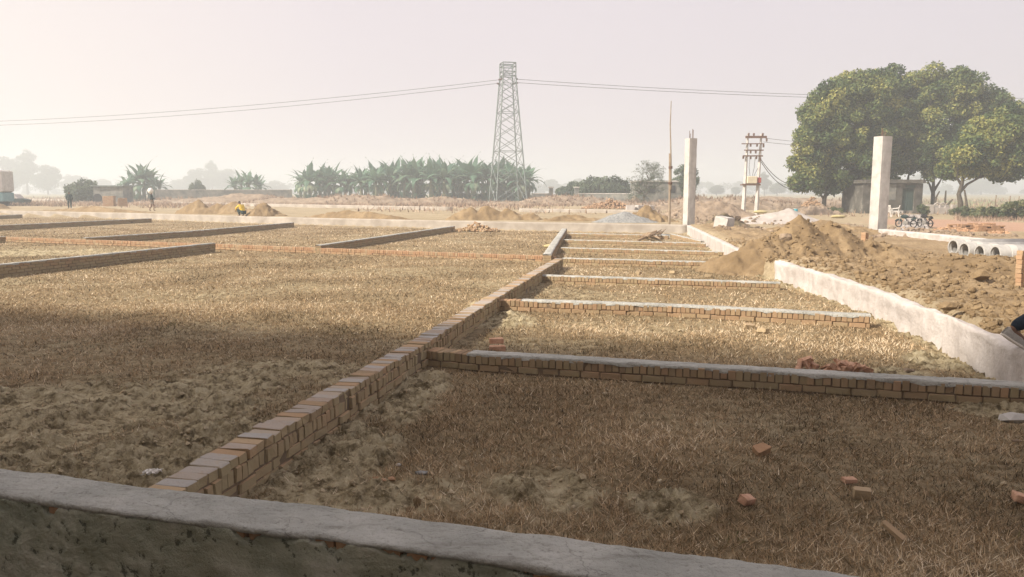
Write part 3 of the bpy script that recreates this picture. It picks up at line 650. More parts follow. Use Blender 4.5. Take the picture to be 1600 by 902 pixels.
# soil clods and stones nobody could count
ico = None
def blob_tpl():
    t = (1+5**.5)/2; v = np.array([(-1, t, 0), (1, t, 0), (-1, -t, 0), (1, -t, 0), (0, -1, t), (0, 1, t), (0, -1, -t), (0, 1, -t), (t, 0, -1), (t, 0, 1), (-t, 0, -1), (-t, 0, 1)])/1.9
    f = [(0, 11, 5), (0, 5, 1), (0, 1, 7), (0, 7, 10), (0, 10, 11), (1, 5, 9), (5, 11, 4), (11, 10, 2), (10, 7, 6), (7, 1, 8), (3, 9, 4), (3, 4, 2), (3, 2, 6), (3, 6, 8), (3, 8, 9), (4, 9, 5), (2, 4, 11), (6, 2, 10), (8, 6, 7), (9, 8, 1)]
    return v, np.array(f)
BV, BF = blob_tpl()
def clods(name, pts, sizes, mat, label, cat, flat=.7):
    n = len(pts); V = BV[None]*sizes[:, None, None]*.5*rng.uniform(.65, 1.3, (n, 12, 1)); V = V*np.stack([rng.uniform(.8, 1.25, n), rng.uniform(.8, 1.2, n), np.full(n, flat+.2)], 1)[:, None, :]
    a = rng.uniform(0, 6.28, n); c_, s_ = np.cos(a)[:, None], np.sin(a)[:, None]
    x_ = V[..., 0]*c_-V[..., 1]*s_; y_ = V[..., 0]*s_+V[..., 1]*c_
    V = np.stack([x_, y_, V[..., 2]], -1)+pts[:, None, :]
    F = (BF[None]+np.arange(n)[:, None, None]*12).reshape(-1, 3)
    return tag(npmesh(name, V.reshape(-1, 3), F, mat), label, cat, None, 'stuff')
bpy.context.view_layer.update(); dg = bpy.context.evaluated_depsgraph_get()
def drop(x, y, z0=12):
    ok, loc, nrm, idx, ob, mt_ = sc.ray_cast(dg, Vector((x, y, z0)), Vector((0, 0, -1)))
    for _ in range(4):
        if ok and ob.name.startswith(('dry', 'straw')): ok, loc, nrm, idx, ob, mt_ = sc.ray_cast(dg, loc-Vector((0, 0, .002)), Vector((0, 0, -1)))
    return loc.z if ok else 0
def dropsurf(x, y):
    z = z0 = None
    ok, loc, nrm, idx, ob, mt_ = sc.ray_cast(dg, Vector((x, y, 6)), Vector((0, 0, -1)))
    for _ in range(12):
        if not ok or ob.name.startswith(('ground', 'dirt', 'sand', 'gravel', 'path')): break
        ok, loc, nrm, idx, ob, mt_ = sc.ray_cast(dg, loc-Vector((0, 0, .003)), Vector((0, 0, -1)))
    return loc.z if ok else 0
pts = []; sz = []
while len(pts) < 13000:                                   # fill behind the side wall
    y_ = 6.5+random.random()**1.5*20; xr = float(np.interp(y_, ry_, rx_)); x_ = xr+.18+random.random()**1.3*6.5
    if random.random() > .35+.65*float(vn(np.array(x_*.9), np.array(y_*.9), 5)): continue
    s_ = .02+.09*random.random()**4*(1+.8*random.random()**2); pts.append((x_, y_, dropsurf(x_, y_)+s_*.12)); sz.append(s_)
clods('soil_clods', np.array(pts), np.array(sz), mSoil, 'clods of dug soil scattered behind the white side wall', 'clods')
pts = []; sz = []
while len(pts) < 2200:
    r_ = random.random(); x_, y_ = random.uniform(-8, 3.5), random.uniform(3.3, 13)
    if float(grassy(np.array(x_), np.array(y_))) > .5 and random.random() > .06: continue
    if x_ > np.interp(y_, ry_, rx_)-.2 or y_ < np.interp(x_, [w0a.x, w0b.x], [w0a.y, w0b.y])+.15: continue
    xl = float(np.interp(y_, [p.y for p in w1L], [p.x for p in w1L]))
    if abs(x_-xl-.1) < .16: continue
    s_ = .010+.05*random.random()**4; pts.append((x_, y_, gz(x_, y_)+s_*.1)); sz.append(s_)
clods('soil_crumbs', np.array(pts), np.array(sz), mCrumb, 'crumbs of dry soil on the bare patches of the near plots', 'crumbs', .6)
pts = []; sz = []
while len(pts) < 1500:                                   # rubble between pillar, block and sand heap
    x_, y_ = random.uniform(8.7, 22), random.uniform(33, 56)
    if float(vn(np.array(x_*.35), np.array(y_*.25), 15)) < .42: continue
    s_ = .05+.28*random.random()**4; pts.append((x_, y_, dropsurf(x_, y_)+s_*.1)); sz.append(s_)
clods('rubble', np.array(pts), np.array(sz), mTan, 'rubble and clods strewn between the slim pillar and the tree', 'rubble')
# ---------------------------------------------------------------- concrete pillars
def pillar(px, py, top, d, wdt, z0, rot, label):
    b0 = PD(px, py, d); zt = PD(px, top, d).z; root = empty('concrete_pillar', (b0.x, d, 0), label, 'pillar')
    n = 40; V = []; F = []
    m = 16
    for i in range(n):
        z = z0+(zt-z0)*i/(n-1)
        for k in range(m):
            s = k//4; t_ = (k % 4)/4; cx, cy = [(-1+2*t_, -1), (1, -1+2*t_), (1-2*t_, 1), (-1, 1-2*t_)][s]
            if k % 4 == 0: cx *= .97; cy *= .97
            jx = .008*float(fbm(np.array(z*2+k), np.array(k*1.3), 3, 5)); h_ = wdt/2
            v = Vector(((cx)*h_+jx*2, cy*h_+jx, 0)); v.rotate(Euler((0, 0, rot))); V.append((b0.x+v.x, d+v.y, z))
    for i in range(n-1):
        for k in range(m): F.append((i*m+k, i*m+(k+1) % m, (i+1)*m+(k+1) % m, (i+1)*m+k))
    F.append(tuple((n-1)*m+k for k in range(m)))
    npmesh('shaft', V, F, mConc, root, None, True).data.polygons.foreach_set('use_smooth', np.zeros(len(F), bool))
    for a_, b_ in ((-.09, -.08), (.09, -.06), (-.03, .1), (.08, .09)):
        v = Vector((a_, b_, 0)); p0 = Vector((b0.x, d, zt-.05))+v; mb = MB(); mb.tube([p0, p0+Vector((random.uniform(-.02, .02), 0, random.uniform(.28, .52)))], .014, 6); mb.build('rebar', mRust, root)
pillar(1076, 350, 216.5, 38.3, .43, 0, .35, 'slimmer pale concrete pillar at the corner of the back wall')
pillar(1371.5, 356, 213.5, 37.0, .58, 0, .32, 'thicker pale concrete pillar in front of the big trees')
# bamboo pole
p0 = P(1045.5, 363.5, .0); root = empty('bamboo_pole', p0, 'tall thin bamboo pole of two canes lashed end to end', 'pole')
pt = PD(1048.8, 158, p0.y); pm = p0.lerp(pt, .56)+Vector((-.03, 0, 0)); pm2 = p0.lerp(pt, .3)
mb = MB(); mb.tube([p0, pm2, pm+Vector((0, 0, .3))], [.06, .058, .05], 8); mb.build('lower_cane', mCane, root)
mb = MB(); o_ = Vector((.06, -.03, 0)); mb.tube([pm2+o_*.8+Vector((0, 0, .2)), pm+o_, pt.lerp(pm, .4)+Vector((-.02, 0, 0)), pt], [.04, .036, .028, .018], 8); mb.build('upper_cane', mCane, root)
for t_ in (.38, .5): 
    q = p0.lerp(pt, t_); mb = MB(); mb.tube([q+Vector((.02, 0, -.06)), q+Vector((.02, 0, .06))], .10, 8); mb.build('lashing', mRust, root)
# ---------------------------------------------------------------- lattice tower
TD = 112.0; tb = PD(793.5, 300, TD); TZ = PD(793.5, 99, TD).z
root = empty('lattice_tower', (tb.x, TD, .2), 'tall tapering steel lattice tower standing behind the banana row', 'lattice tower')
th = R(15.5); s0_, s1_ = 4.55, 1.85; zb_, zn = .2, PD(793, 119, TD).z
def tc_(z, k):
    t_ = min(1, (z-zb_)/(zn-zb_)); s_ = (s0_*(1-t_)+s1_*t_)/2; cx, cy = [(-s_, -s_), (s_, -s_), (s_, s_), (-s_, s_)][k]
    return Vector((tb.x+cx*math.cos(th)-cy*math.sin(th), TD+cx*math.sin(th)+cy*math.cos(th), z))
for k in range(4):
    mb = MB(); mb.tube([tc_(zb_, k), tc_(zn, k), tc_(TZ, k)], [.10, .085, .08], 4); mb.build('leg', mSteel, root)
lv = [zb_]; 
for f_ in (.16, .30, .42, .53, .63, .72, .80, .87, .94, 1.0): lv.append(zb_+(zn-zb_)*f_)
for k in range(4):
    mb = MB(); k2 = (k+1) % 4
    for i in range(len(lv)-1):
        if i > 0 and (i % 3 == 0): mb.tube([tc_(lv[i], k), tc_(lv[i], k2)], .04, 4)
        mb.tube([tc_(lv[i], k), tc_(lv[i+1], k2)], .042, 4); mb.tube([tc_(lv[i], k2), tc_(lv[i+1], k)], .042, 4)
    mb.build('bracing', mSteel, root)
mb = MB()
for z_ in (zn, zn+.55, TZ-.5, TZ):
    for k in range(4): mb.tube([tc_(z_, k), tc_(z_, (k+1) % 4)], .075, 4)
for k in range(4): mb.tube([tc_(zn, k), tc_(TZ, (k+1) % 4)], .04, 4)
mb.build('head_frame', mSteel, root)
pA, pB = PD(779, 125, TD), PD(808, 124, TD); pA2, pB2 = PD(777, 130.5, TD), PD(810, 129.5, TD)
for q, r_ in ((pA, tc_(pA.z, 0)), (pB, tc_(pB.z, 1)), (pA2, tc_(pA2.z, 3)), (pB2, tc_(pB2.z, 2))):
    mb = MB(); n_ = 7; prof = []
    L_ = max(.6, (q-r_).length)
    for i in range(n_): prof += [(i*L_/n_, .05), (i*L_/n_+.03, .13), (i*L_/n_+.07, .05)]
    mb.lathe(r_, q-r_, prof, 8); mb.build('insulator', mRust, root)
def cable(label, a, b_, sag, r_=.03, n=24, group=None, name='power_line'):
    mb = MB(); mb.tube([a.lerp(b_, i/n)+Vector((0, 0, -sag*4*(i/n)*(1-i/n))) for i in range(n+1)], r_, 5)
    return tag(mb.build(name, mWire), label, 'power line', group)
cable('upper power line sagging left from the tower', pA, PD(-160, 193.5, 158), 1.3, .034)
cable('lower power line sagging left from the tower', pA2, PD(-160, 198.5, 158), 1.5, .034)
cable('upper power line running right from the tower to the trees', pB, PD(1730, 153, 121), .9, .034)
cable('lower power line running right from the tower to the trees', pB2, PD(1730, 158, 121), .8, .034)
# ---------------------------------------------------------------- transformer poles
HD = 66.0
def hp(px, py): return PD(px, py, HD)
root = empty('transformer_frame', hp(1171, 333), 'two concrete poles with crossarms carrying a transformer, left of the trees', 'transformer')
zg = .02
for (a_, b_) in (((1161, 0), (1168.5, 210)), ((1181.5, 0), (1189.5, 210))):
    pt = hp(*b_); p0 = Vector((hp(a_[0], 332).x, HD, zg-.05)); mb = MB(); mb.tube([p0, p0.lerp(pt, .45), pt], [.21, .14, .09], 4); mb.build('pole', mConc, root)
for (x0, x1, yy, r_) in ((1164, 1197, 214.5, .12), (1158, 1193, 225, .05), (1162, 1192, 235, .06), (1160, 1191, 244, .07), (1159, 1187, 288.5, .09)):
    a_, b_ = hp(x0, yy), hp(x1, yy); mb = MB(); mb.box((a_+b_)/2+Vector((0, -.16, 0)), ((b_-a_).length, .12, r_*1.6)); mb.build('crossarm', mRust, root)
for (x_, yy, s_) in ((1169, 211, 1), (1177, 211, 1), (1191, 211, 1), (1197, 219, 1), (1172, 227, -1), (1182, 227, -1), (1192, 228, -1), (1172, 237.5, -1), (1180, 237.5, -1), (1172, 246.5, -1), (1181, 246.5, -1), (1160.5, 246, -1), (1187, 249, 1)):
    q = hp(x_, yy)+Vector((0, -.16, 0)); mb = MB(); mb.lathe(q, Vector((0, 0, -s_)), [(-.14, .0), (-.14, .05), (-.09, .10), (-.05, .05), (0, .11), (.05, .05), (.1, .09), (.14, .04), (.14, 0)], 8); mb.build('insulator', mRust, root)
q = hp(1174, 281.5)+Vector((0, 0, .0)); mb = MB(); mb.cbox(q, (.85, .6, .62), None, 0, ); t_ = mb.build('tank', mCream, root)
mb = MB()
for i in range(6): mb.box(q+Vector((-.42+i*.17, -.36, 0)), (.03, .14, .5))
mb.build('cooling_fins', mGreyCl, t_)
mb = MB(); mb.cbox(q+Vector((.62, 0, -.02)), (.34, .4, .45)); mb.build('red_box', simple('faded_red', (.28, .06, .05), (.36, .10, .08), 5), root)
mb = MB(); mb.lathe(hp(1178, 271.5), Vector((1, 0, 0)), [(-.28, 0), (-.28, .15), (.28, .15), (.28, 0)], 12); mb.build('oil_drum', mSteel, t_)
for i in range(3):
    mb = MB(); a_ = q+Vector((-.3+i*.22, 0, .3)); mb.tube([a_, a_+Vector((0, 0, .38+.05*i))], [.06, .04], 6); mb.build('bushing', mRust, t_)
a_, b_ = hp(1159, 289), hp(1187, 289); mb = MB(); mb.box((a_+b_)/2+Vector((0, .05, 0)), ((b_-a_).length, .8, .1)); mb.build('platform', mRust, root)
mb = MB()
for x_ in (1172, 1180, 1186): mb.tube([hp(x_, 246), hp(x_-1.5, 262), hp(1172+(x_-1172)*.4, 276)], .018, 4)
mb.build('jumper_wires', mWire, root)
for i, (a_, b_, sg) in enumerate(((hp(1196, 216), PD(1330, 222, 78), .2), (hp(1193, 222), PD(1330, 226, 78), .2))): cable(['upper','lower'][i]+' thin line leaving the transformer crossarm towards the trees', a_, b_, sg, .016)
cable('upper service cable drooping from the transformer pole into the trees', hp(1188, 248), PD(1262, 283, 76), 1.1, .03)
cable('lower service cable drooping from the transformer pole into the trees', hp(1188, 251), PD(1262, 290, 76), 1.2, .03)
# ---------------------------------------------------------------- trees
def leafcloud(lumps, nleaf, size, seedv=0, flat=.8, asp=.55):
    # lumps: (x,y,z,r,tone)
    L = np.array(lumps, float); wts = L[:, 3]**2; wts /= wts.sum(); k = rng.choice(len(L), nleaf, p=wts)
    d = rng.normal(0, 1, (nleaf, 3)); d /= np.linalg.norm(d, axis=1)[:, None]
    rr_ = L[k, 3]*(rng.uniform(.3, 1, nleaf)**.4)*(1+.10*rng.normal(0, 1, nleaf))
    c = L[k, :3]+d*rr_[:, None]*np.array([1, 1, flat])
    nrm = d*.6+rng.normal(0, .6, (nleaf, 3))+np.array([0, 0, .35]); nrm /= np.linalg.norm(nrm, axis=1)[:, None]
    t_ = np.cross(nrm, rng.normal(0, 1, (nleaf, 3))); t_ /= np.linalg.norm(t_, axis=1)[:, None]; b_ = np.cross(nrm, t_)
    s = size*rng.uniform(.6, 1.4, nleaf); t_ = t_*s[:, None]; b_ = b_*(s*asp)[:, None]
    V = np.stack([c-t_, c-b_*.9, c+t_, c+b_*.9], 1).reshape(-1, 3)
    tone = np.clip(L[k, 4]+rng.normal(0, .16, nleaf), 0, 1); C_ = np.repeat(tone, 4)
    return V, np.arange(nleaf*4).reshape(-1, 4), np.stack([C_]*3, 1)
def lumps_of(ells, dens=1.0, rl=(.55, 1.0), inner=.25):
    out_ = []
    for (x_, y_, z_, rx, ry, rz) in ells:
        n = int(dens*(rx*ry+ry*rz+rx*rz)/3*3.2)+6
        for i in range(n):
            v = Vector((random.gauss(0, 1), random.gauss(0, 1), random.gauss(0, 1))).normalized()
            if v.z < -.55 and random.random() < .6: continue
            f = 1-random.random()**2*.12 if random.random() > inner else random.uniform(.3, .85)
            r_ = random.uniform(*rl)
            out_.append((x_+v.x*(rx-r_*.6)*f, y_+v.y*(ry-r_*.6)*f, z_+v.z*(rz-r_*.5)*f, r_, min(1, max(0, random.gauss(.52, .24)))))
    return out_
def big_tree(label, d, trunk, ells, nleaf, branches=(), group='big leafy trees around the hut'):
    base = PD(trunk[0][0], trunk[0][1], d); root = empty('broadleaf_tree', (base.x, d, 0), label, 'tree', group)
    E = []
    for (px, py, rx, ry, dd) in ells:
        c = PD(px, py, d+dd); k = (d+dd)/FPX; E.append((c.x, c.y, c.z, rx*k, rx*k*.85, ry*k))
    lm = lumps_of(E, 1.15, (.55, 1.15), .15)
    V, F, C_ = leafcloud(lm, nleaf, .15)
    npmesh('crown', V, F, mLeaf, root, C_)
    pts = [PD(a_, b_, d) for a_, b_ in trunk]; pts[0].z = -.1; r0 = .26*1.0
    mb = MB(); mb.tube(pts, [r0*(1-.55*i/(len(pts)-1)) for i in range(len(pts))], 8); mb.build('trunk', mBark, root, True)
    for br in branches:
        pts = [PD(a_, b_, d) for a_, b_ in br]; 
        for i_ in range(1, len(pts)): pts[i_].y += random.uniform(-.6, .6)
        mb = MB(); mb.tube(pts, [.15*(1-.7*i/(len(pts)-1)) for i in range(len(pts))], 6); mb.build('branch', mBark, root, True)
    mb = MB(); tp = PD(trunk[-1][0], trunk[-1][1], d)
    for e_ in E:
        for j in range(5):
            v = Vector((random.gauss(0, 1), random.gauss(0, 1), random.gauss(.2, .6))).normalized(); q = Vector((e_[0]+v.x*e_[3]*.7, e_[1]+v.y*e_[4]*.7, e_[2]+v.z*e_[5]*.7))
            m1 = tp.lerp(q, .5)+Vector((0, 0, .5)); mb.tube([tp, m1, q], [.09, .06, .02], 5)
    mb.build('limbs', mBark, root, True)
big_tree('leftmost big tree, its low skirt of leaves reaching left past the drums', 76, [(1287, 326), (1288, 312), (1291, 300), (1290, 280)],
         [(1262, 262, 33, 32, 0), (1290, 240, 46, 45, 0), (1285, 195, 38, 45, 0), (1325, 265, 42, 40, 0), (1275, 283, 30, 20, 0), (1310, 287, 30, 18, 0), (1258, 285, 22, 16, 1), (1300, 160, 34, 32, 0), (1270, 222, 28, 34, -1), (1272, 190, 24, 34, 0), (1315, 205, 40, 50, 0)], 62000,
         [[(1288, 312), (1280, 300), (1275, 285)], [(1289, 308), (1300, 296), (1308, 282)]])
big_tree('tall rounded tree with a leaning trunk just left of the hut', 79, [(1332, 329), (1337, 310), (1345, 294), (1348, 270)],
         [(1345, 165, 52, 48, 0), (1330, 140, 36, 28, 0), (1365, 140, 38, 30, 0), (1350, 220, 50, 50, 0), (1385, 195, 42, 48, 0), (1375, 255, 35, 33, 0), (1372, 285, 30, 16, 0), (1345, 284, 30, 16, 0)], 66000,
         [[(1340, 303), (1352, 290), (1362, 275)]])
big_tree('tall tree rising behind the hut with a forked branch over its roof', 82, [(1398, 328), (1396, 300), (1400, 270)],
         [(1390, 130, 38, 27, 0), (1405, 165, 44, 44, 0), (1408, 215, 36, 42, 0), (1425, 150, 34, 36, 0), (1395, 250, 26, 25, 0), (1430, 200, 36, 44, 0), (1425, 245, 30, 26, 0)], 42000,
         [[(1392, 308), (1402, 298), (1412, 288), (1417, 274)], [(1405, 297), (1416, 282), (1419, 270)]])
big_tree('tall tree with a straight dark trunk right of the hut', 80, [(1457.5, 323), (1458, 300), (1459, 275)],
         [(1455, 135, 38, 32, 0), (1490, 150, 42, 40, 0), (1465, 190, 46, 46, 0), (1510, 185, 42, 45, 0), (1462, 240, 38, 34, -1), (1462, 272, 18, 16, -1), (1535, 170, 42, 36, 1), (1490, 225, 40, 36, 0), (1500, 140, 40, 32, 0), (1565, 178, 36, 30, 1), (1440, 215, 34, 44, 0), (1530, 215, 40, 36, 1)], 62000,
         [[(1458, 305), (1449, 290), (1444, 278)], [(1458, 300), (1468, 286), (1476, 276)]])
big_tree('wide low tree with a crooked trunk at the right edge', 68, [(1500, 333), (1501, 318), (1498, 304), (1503, 288), (1506, 272)],
         [(1520, 235, 44, 36, 0), (1555, 215, 50, 36, 0), (1590, 195, 46, 36, 1), (1550, 250, 44, 24, 0), (1585, 240, 44, 30, 0), (1615, 225, 40, 46, 1), (1505, 250, 26, 22, -1), (1572, 272, 24, 12, 0), (1530, 264, 34, 16, 0), (1480, 268, 18, 14, 2)], 62000,
         [[(1500, 300), (1512, 288), (1524, 278), (1535, 262)], [(1503, 290), (1498, 278), (1492, 262)], [(1524, 279), (1545, 272), (1565, 270)]])
# stakes and dead branches by the trough
for i, (px, d, path_, lab) in enumerate([(1462, 77, [(1459, 320), (1463, 308), (1468, 299)], 'slanting dead branch leaning on the straight dark trunk'),
                                        (1477, 76, [(1477, 322), (1477, 310), (1478, 298)], 'upright dark stake behind the trough'),
                                        (1484, 75, [(1480, 321), (1486, 314), (1489, 312)], 'short bent dead branch resting on the trough'),
                                        (1509, 67, [(1514, 324), (1509, 310), (1507, 297)], 'thin curved stem beside the crooked trunk')]):
    pts = [PD(a_, b_, d) for a_, b_ in path_]; pts[0].z = min(pts[0].z, .05) if i != 2 else pts[0].z; mb = MB(); mb.tube(pts, [.11, .09, .06], 6); tag(mb.build('dead_branch', mBark), lab, 'branch')
# ---------------------------------------------------------------- hazy trees far away: three kinds copied
def proto_tree(kind):
    root = empty('hazy_tree'); 
    if kind == 0: E = [(0, 0, 6.6, 4.2, 4, 3.4), (-2.8, 0, 4.6, 3.0, 2.6, 2.6), (2.9, .5, 4.8, 3.1, 2.6, 2.7), (0, 0, 3.6, 4, 3, 2.2)]
    elif kind == 1: E = [(0, 0, 8.2, 4.0, 3, 3.6), (.8, 0, 11.2, 2.7, 2.3, 2.6), (-3.0, 0, 7.0, 2.8, 2.2, 2.4), (3.4, 0, 7.8, 2.8, 2.2, 2.5), (1, 0, 5.2, 3.6, 2.5, 2.2)]
    else: E = [(0, 0, 2.4, 3.4, 3, 2.2), (2.4, 0, 2.0, 2.2, 2, 1.7), (-2.4, 0, 1.9, 2.2, 2, 1.6)]
    V, F, C_ = leafcloud(lumps_of(E, .7, (.7, 1.3)), 9000, .26); npmesh('crown', V, F, mFar, root, C_)
    mb = MB(); hgt = E[0][2]
    mb.tube([(0, 0, -.2), (.15, 0, hgt*.5), (0, 0, hgt)], [.32, .24, .1], 6)
    for q in E[1:]: mb.tube([(.1, 0, hgt*.4), (q[0]*.6, 0, q[2]*.75), (q[0], 0, q[2])], [.16, .12, .05], 5)
    mb.build('trunk', mBark, root, True); return root
protos = [None, None, None]
def copy_tree(o):
    c = o.copy(); col.objects.link(c)
    for ch in o.children: k_ = ch.copy(); col.objects.link(k_); k_.parent = c
    return c
def place(kind, px, ytop, d, label, rz=None, sx=1, group='hazy trees along the horizon'):
    if protos[kind] is None: protos[kind] = proto_tree(kind); o = protos[kind]
    else: o = copy_tree(protos[kind])
    top = PD(px, ytop, d); hh = [10, 14, 4.6][kind]; s = (top.z-.1)/hh
    o.location = (top.x, d, .05); o.scale = (s*sx, s*sx, s); o.rotation_euler = (0, 0, random.uniform(0, 6.28) if rz is None else rz)
    tag(o, label, 'tree', group); return o
place(1, 38, 233, 459, 'tall hazy tree at the far left', sx=1.1)
place(0, 72, 258, 445, 'hazy tree just right of the tallest one at the far left', sx=1.1)
place(0, 5, 245, 472, 'hazy tree above the truck at the left edge', sx=1.2)
place(2, 130, 281, 120, 'pale bush between the dark clad man and the low shed', sx=1.0)
place(1, 330, 250, 540, 'tall hazy tree with a narrow crown between the banana clumps')
place(0, 312, 263, 540, 'rounded hazy tree beside the narrow crowned one', sx=1.3)
place(0, 355, 264, 553, 'wide hazy tree left of the second banana clump', sx=1.3)
place(2, 307, 282, 150, 'small dark shrub on the far compound wall', sx=.5)
place(0, 862, 280, 567, 'hazy dome shaped tree right of the tower', sx=1.3)
place(0, 905, 279, 567, 'hazy dome shaped tree above the gate pillars', sx=1.3)
place(2, 925, 277, 125, 'leafy bush behind the far compound wall')
place(2, 955, 276, 122, 'second leafy bush behind the compound wall, nearer the bare tree')
place(2, 900, 284, 128, 'lower leafy bush beside the compound gate')
place(0, 1072, 256, 105, 'green tree half hidden by the slim pillar', sx=.8)
place(0, 1120, 289, 405, 'low hazy tree just right of the slim pillar', sx=1.6)
place(0, 1150, 292, 432, 'low hazy tree left of the transformer poles', sx=1.6)
place(1, 1196, 268, 405, 'tall hazy tree just right of the transformer poles')
place(0, 1215, 285, 418, 'wide hazy tree between the transformer poles and the big trees', sx=1.5)
FT = ['just right of the dark clad man', 'above the dark clad man', 'above the low shed', 'right of the man with the white load', 'left of the small dark shrub', 'above the crouching worker', 'left of the middle banana clump', 'left of the big trees', 'over the roof of the hut', 'just right of the crooked trunk', 'the tallest right of the crooked trunk', 'above the bushes of the right verge', 'cut by the right edge of the photo', 'between straight and crooked trunks', 'low at the right edge', 'in the gap between the banana clumps', 'behind the bare tree', 'right of the leftmost big trunk', 'behind the thick pillar']
for i, (x_, t_, k) in enumerate([(118, 270, 0), (105, 268, 1), (160, 276, 0), (245, 277, 0), (280, 276, 0), (395, 274, 0), (430, 278, 0), (1240, 290, 0), (1440, 268, 0), (1520, 282, 0), (1535, 266, 0), (1560, 288, 0), (1625, 270, 1), (1480, 285, 0), (1600, 292, 0), (545, 280, 0), (1005, 290, 0), (1320, 288, 0), (1360, 286, 0)]):
    place(k, x_, t_+4, 560+25*(i % 3), 'faint hazy tree on the horizon, '+FT[i], sx=1.5, group='faint trees on the horizon')
# far wood that reads as one band
lm = []
for i in range(420):
    x_ = random.uniform(-420, 420); lm.append((x_, 640+random.uniform(0, 30), random.uniform(1, 7+4*float(vn(np.array(x_*.03), np.array(2.), 4))), random.uniform(2, 4), .4))
V, F, C_ = leafcloud(lm, 26000, 1.1); tag(npmesh('far_wood', V, F, mFar, None, C_), 'faint band of woodland on the horizon', 'woodland', None, 'stuff')
# bare tree by the ruin
bt = PD(1006, 310, 98); root = empty('bare_tree', (bt.x, 98, 0), 'sparse half bare tree in front of the dark ruined building', 'tree')
mb = MB(); tips = []
def grow(p, d_, l, r_, dep):
    q = p+d_*l; mb.tube([p, p.lerp(q, .5)+Vector((random.gauss(0, .05*l), random.gauss(0, .05*l), 0)), q], [r_, r_*.85, r_*.7], 5, False)
    if dep == 0: tips.append(q); return
    if dep < 3: tips.append(q)
    for i in range(3 if dep > 2 else 2):
        v = (d_+Vector((random.gauss(0, .55), random.gauss(0, .55), random.gauss(.05, .3)))).normalized(); grow(q, v, l*random.uniform(.68, .92), r_*.62, dep-1)
grow(Vector((bt.x, 98, 0)), Vector((.03, 0, 1)), 1.55, .17, 6)
mb.build('trunk', mBark, root)
V, F, C_ = leafcloud([(p.x, p.y, p.z, .3, .4) for p in tips], 4200, .07); npmesh('crown', V, F, mFar, root, C_)
# ---------------------------------------------------------------- banana plants
def leaf_mesh(V, F, C_, base, az, el, length, wd, droop, tone):
    n = 8; rows = []; d = Vector((math.cos(az), math.sin(az), 0)); s_ = Vector((-d.y, d.x, 0)); p = Vector(base); a = el
    for i in range(n+1):
        t_ = i/n; wv = wd*(math.sin(min(1, t_*1.15+.12)*math.pi)**.6 if t_ < .97 else .12)*.5
        dd_ = d*math.cos(a)+Vector((0, 0, math.sin(a))); up = -d*math.sin(a)+Vector((0, 0, math.cos(a)))
        tw = s_*wv*(1+random.uniform(-.22, .1)); rows.append((p-tw+up*(-.10*wv*random.uniform(.5, 3)), p.copy(), p+tw+up*(-.10*wv*random.uniform(.5, 3))))
        p = p+dd_*length/n; a -= droop/n*(1+t_)
    k = len(V)
    for r_ in rows: V.extend([tuple(q) for q in r_]); C_.extend([(tone, tone, tone)]*3)
    for i in range(n):
        a_ = k+i*3; F.append((a_, a_+1, a_+4, a_+3)); F.append((a_+1, a_+2, a_+5, a_+4))
def ordl(k, n): return 'leftmost' if k == 0 else 'rightmost' if k == n-1 else ['', 'second', 'third', 'fourth', 'fifth', 'sixth', 'seventh', 'eighth', 'ninth', 'tenth'][k]+' from left'
def banana_proto():
    root = empty('banana_plant'); 
    mb = MB(); lean = random.uniform(-.25, .25); mb.tube([(0, 0, -.2), (lean*.3, 0, 1.2), (lean, 0, 2.5)], [.22, .18, .11], 8); mb.build('stem', mStem, root, True)
    V, F, C_ = [], [], []
    nl = random.randint(12, 15)
    for i in range(nl):
        az = i*2.4+random.uniform(-.3, .3); t_ = i/(nl-1); el = 1.35-t_*1.0+random.uniform(-.15, .15)
        leaf_mesh(V, F, C_, (lean, 0, 2.5-.25*t_), az, el, random.uniform(2.3, 3.1), random.uniform(.5, .68), .7+t_*1.3, random.uniform(.1, .8))
    for i in range(9): leaf_mesh(V, F, C_, (lean, 0, 1.9), random.uniform(0, 6.28), .1, 1.9, .5, 2.2, random.uniform(.3, 1.0))
    for i in range(4): leaf_mesh(V, F, C_, (random.uniform(-.4, .4), random.uniform(-.3, .3), .1), random.uniform(0, 6.28), 1.2, random.uniform(1.3, 2.0), .45, 1.2, random.uniform(.1, .6))
    npmesh('leaves', V, F, mBan, root, np.array(C_)); return root
bp = [banana_proto() for _ in range(5)]; used = [False]*5
def banana(px, d, top, label, group, i):
    k = i % 5
    if not used[k]: o = bp[k]; used[k] = True
    else: o = copy_tree(bp[k])
    q = PD(px, top, d); s = (q.z-.2)/4.5*1.06; o.location = (q.x, d, .2); o.scale = (s*1.1, s*1.1, s); o.rotation_euler = (0, 0, random.uniform(0, 6.28))
    tag(o, label, 'banana plant', group)
i = 0
xs = np.linspace(562, 828, 46)
for x_ in xs:
    t_ = 258-7*math.sin((x_-566)/262*math.pi)+random.uniform(-5, 4); banana(x_+random.uniform(-5, 5), random.uniform(140, 156), t_+(3 if x_ < 600 or x_ > 810 else 0), 'banana plant in the long dense row around the lattice tower', 'banana plants of the long row', i); i += 1
for x_ in (468, 475, 483, 491, 499, 506, 513, 521, 530, 538, 546):
    banana(x_, random.uniform(146, 156), 264 if abs(x_-505) > 22 else 256+random.uniform(0, 4), ordl(i-46, 11)+' banana plant of the clump left of the long row', 'banana plants of the middle clump', i); i += 1
for x_, t_ in ((197, 272), (206, 262), (214, 257), (222, 254), (231, 262), (240, 272), (248, 274)):
    banana(x_, random.uniform(142, 150), t_, ordl(i-57, 7)+' banana plant above the man with the white load', 'banana plants of the left clump', i); i += 1
for x_, t_ in ((367, 276), (377, 268), (388, 266), (399, 270), (406, 277)):
    banana(x_, random.uniform(158, 168), t_, ordl(i-64, 5)+' banana plant of the small clump above the crouching worker', 'banana plants of the small clump', i); i += 1
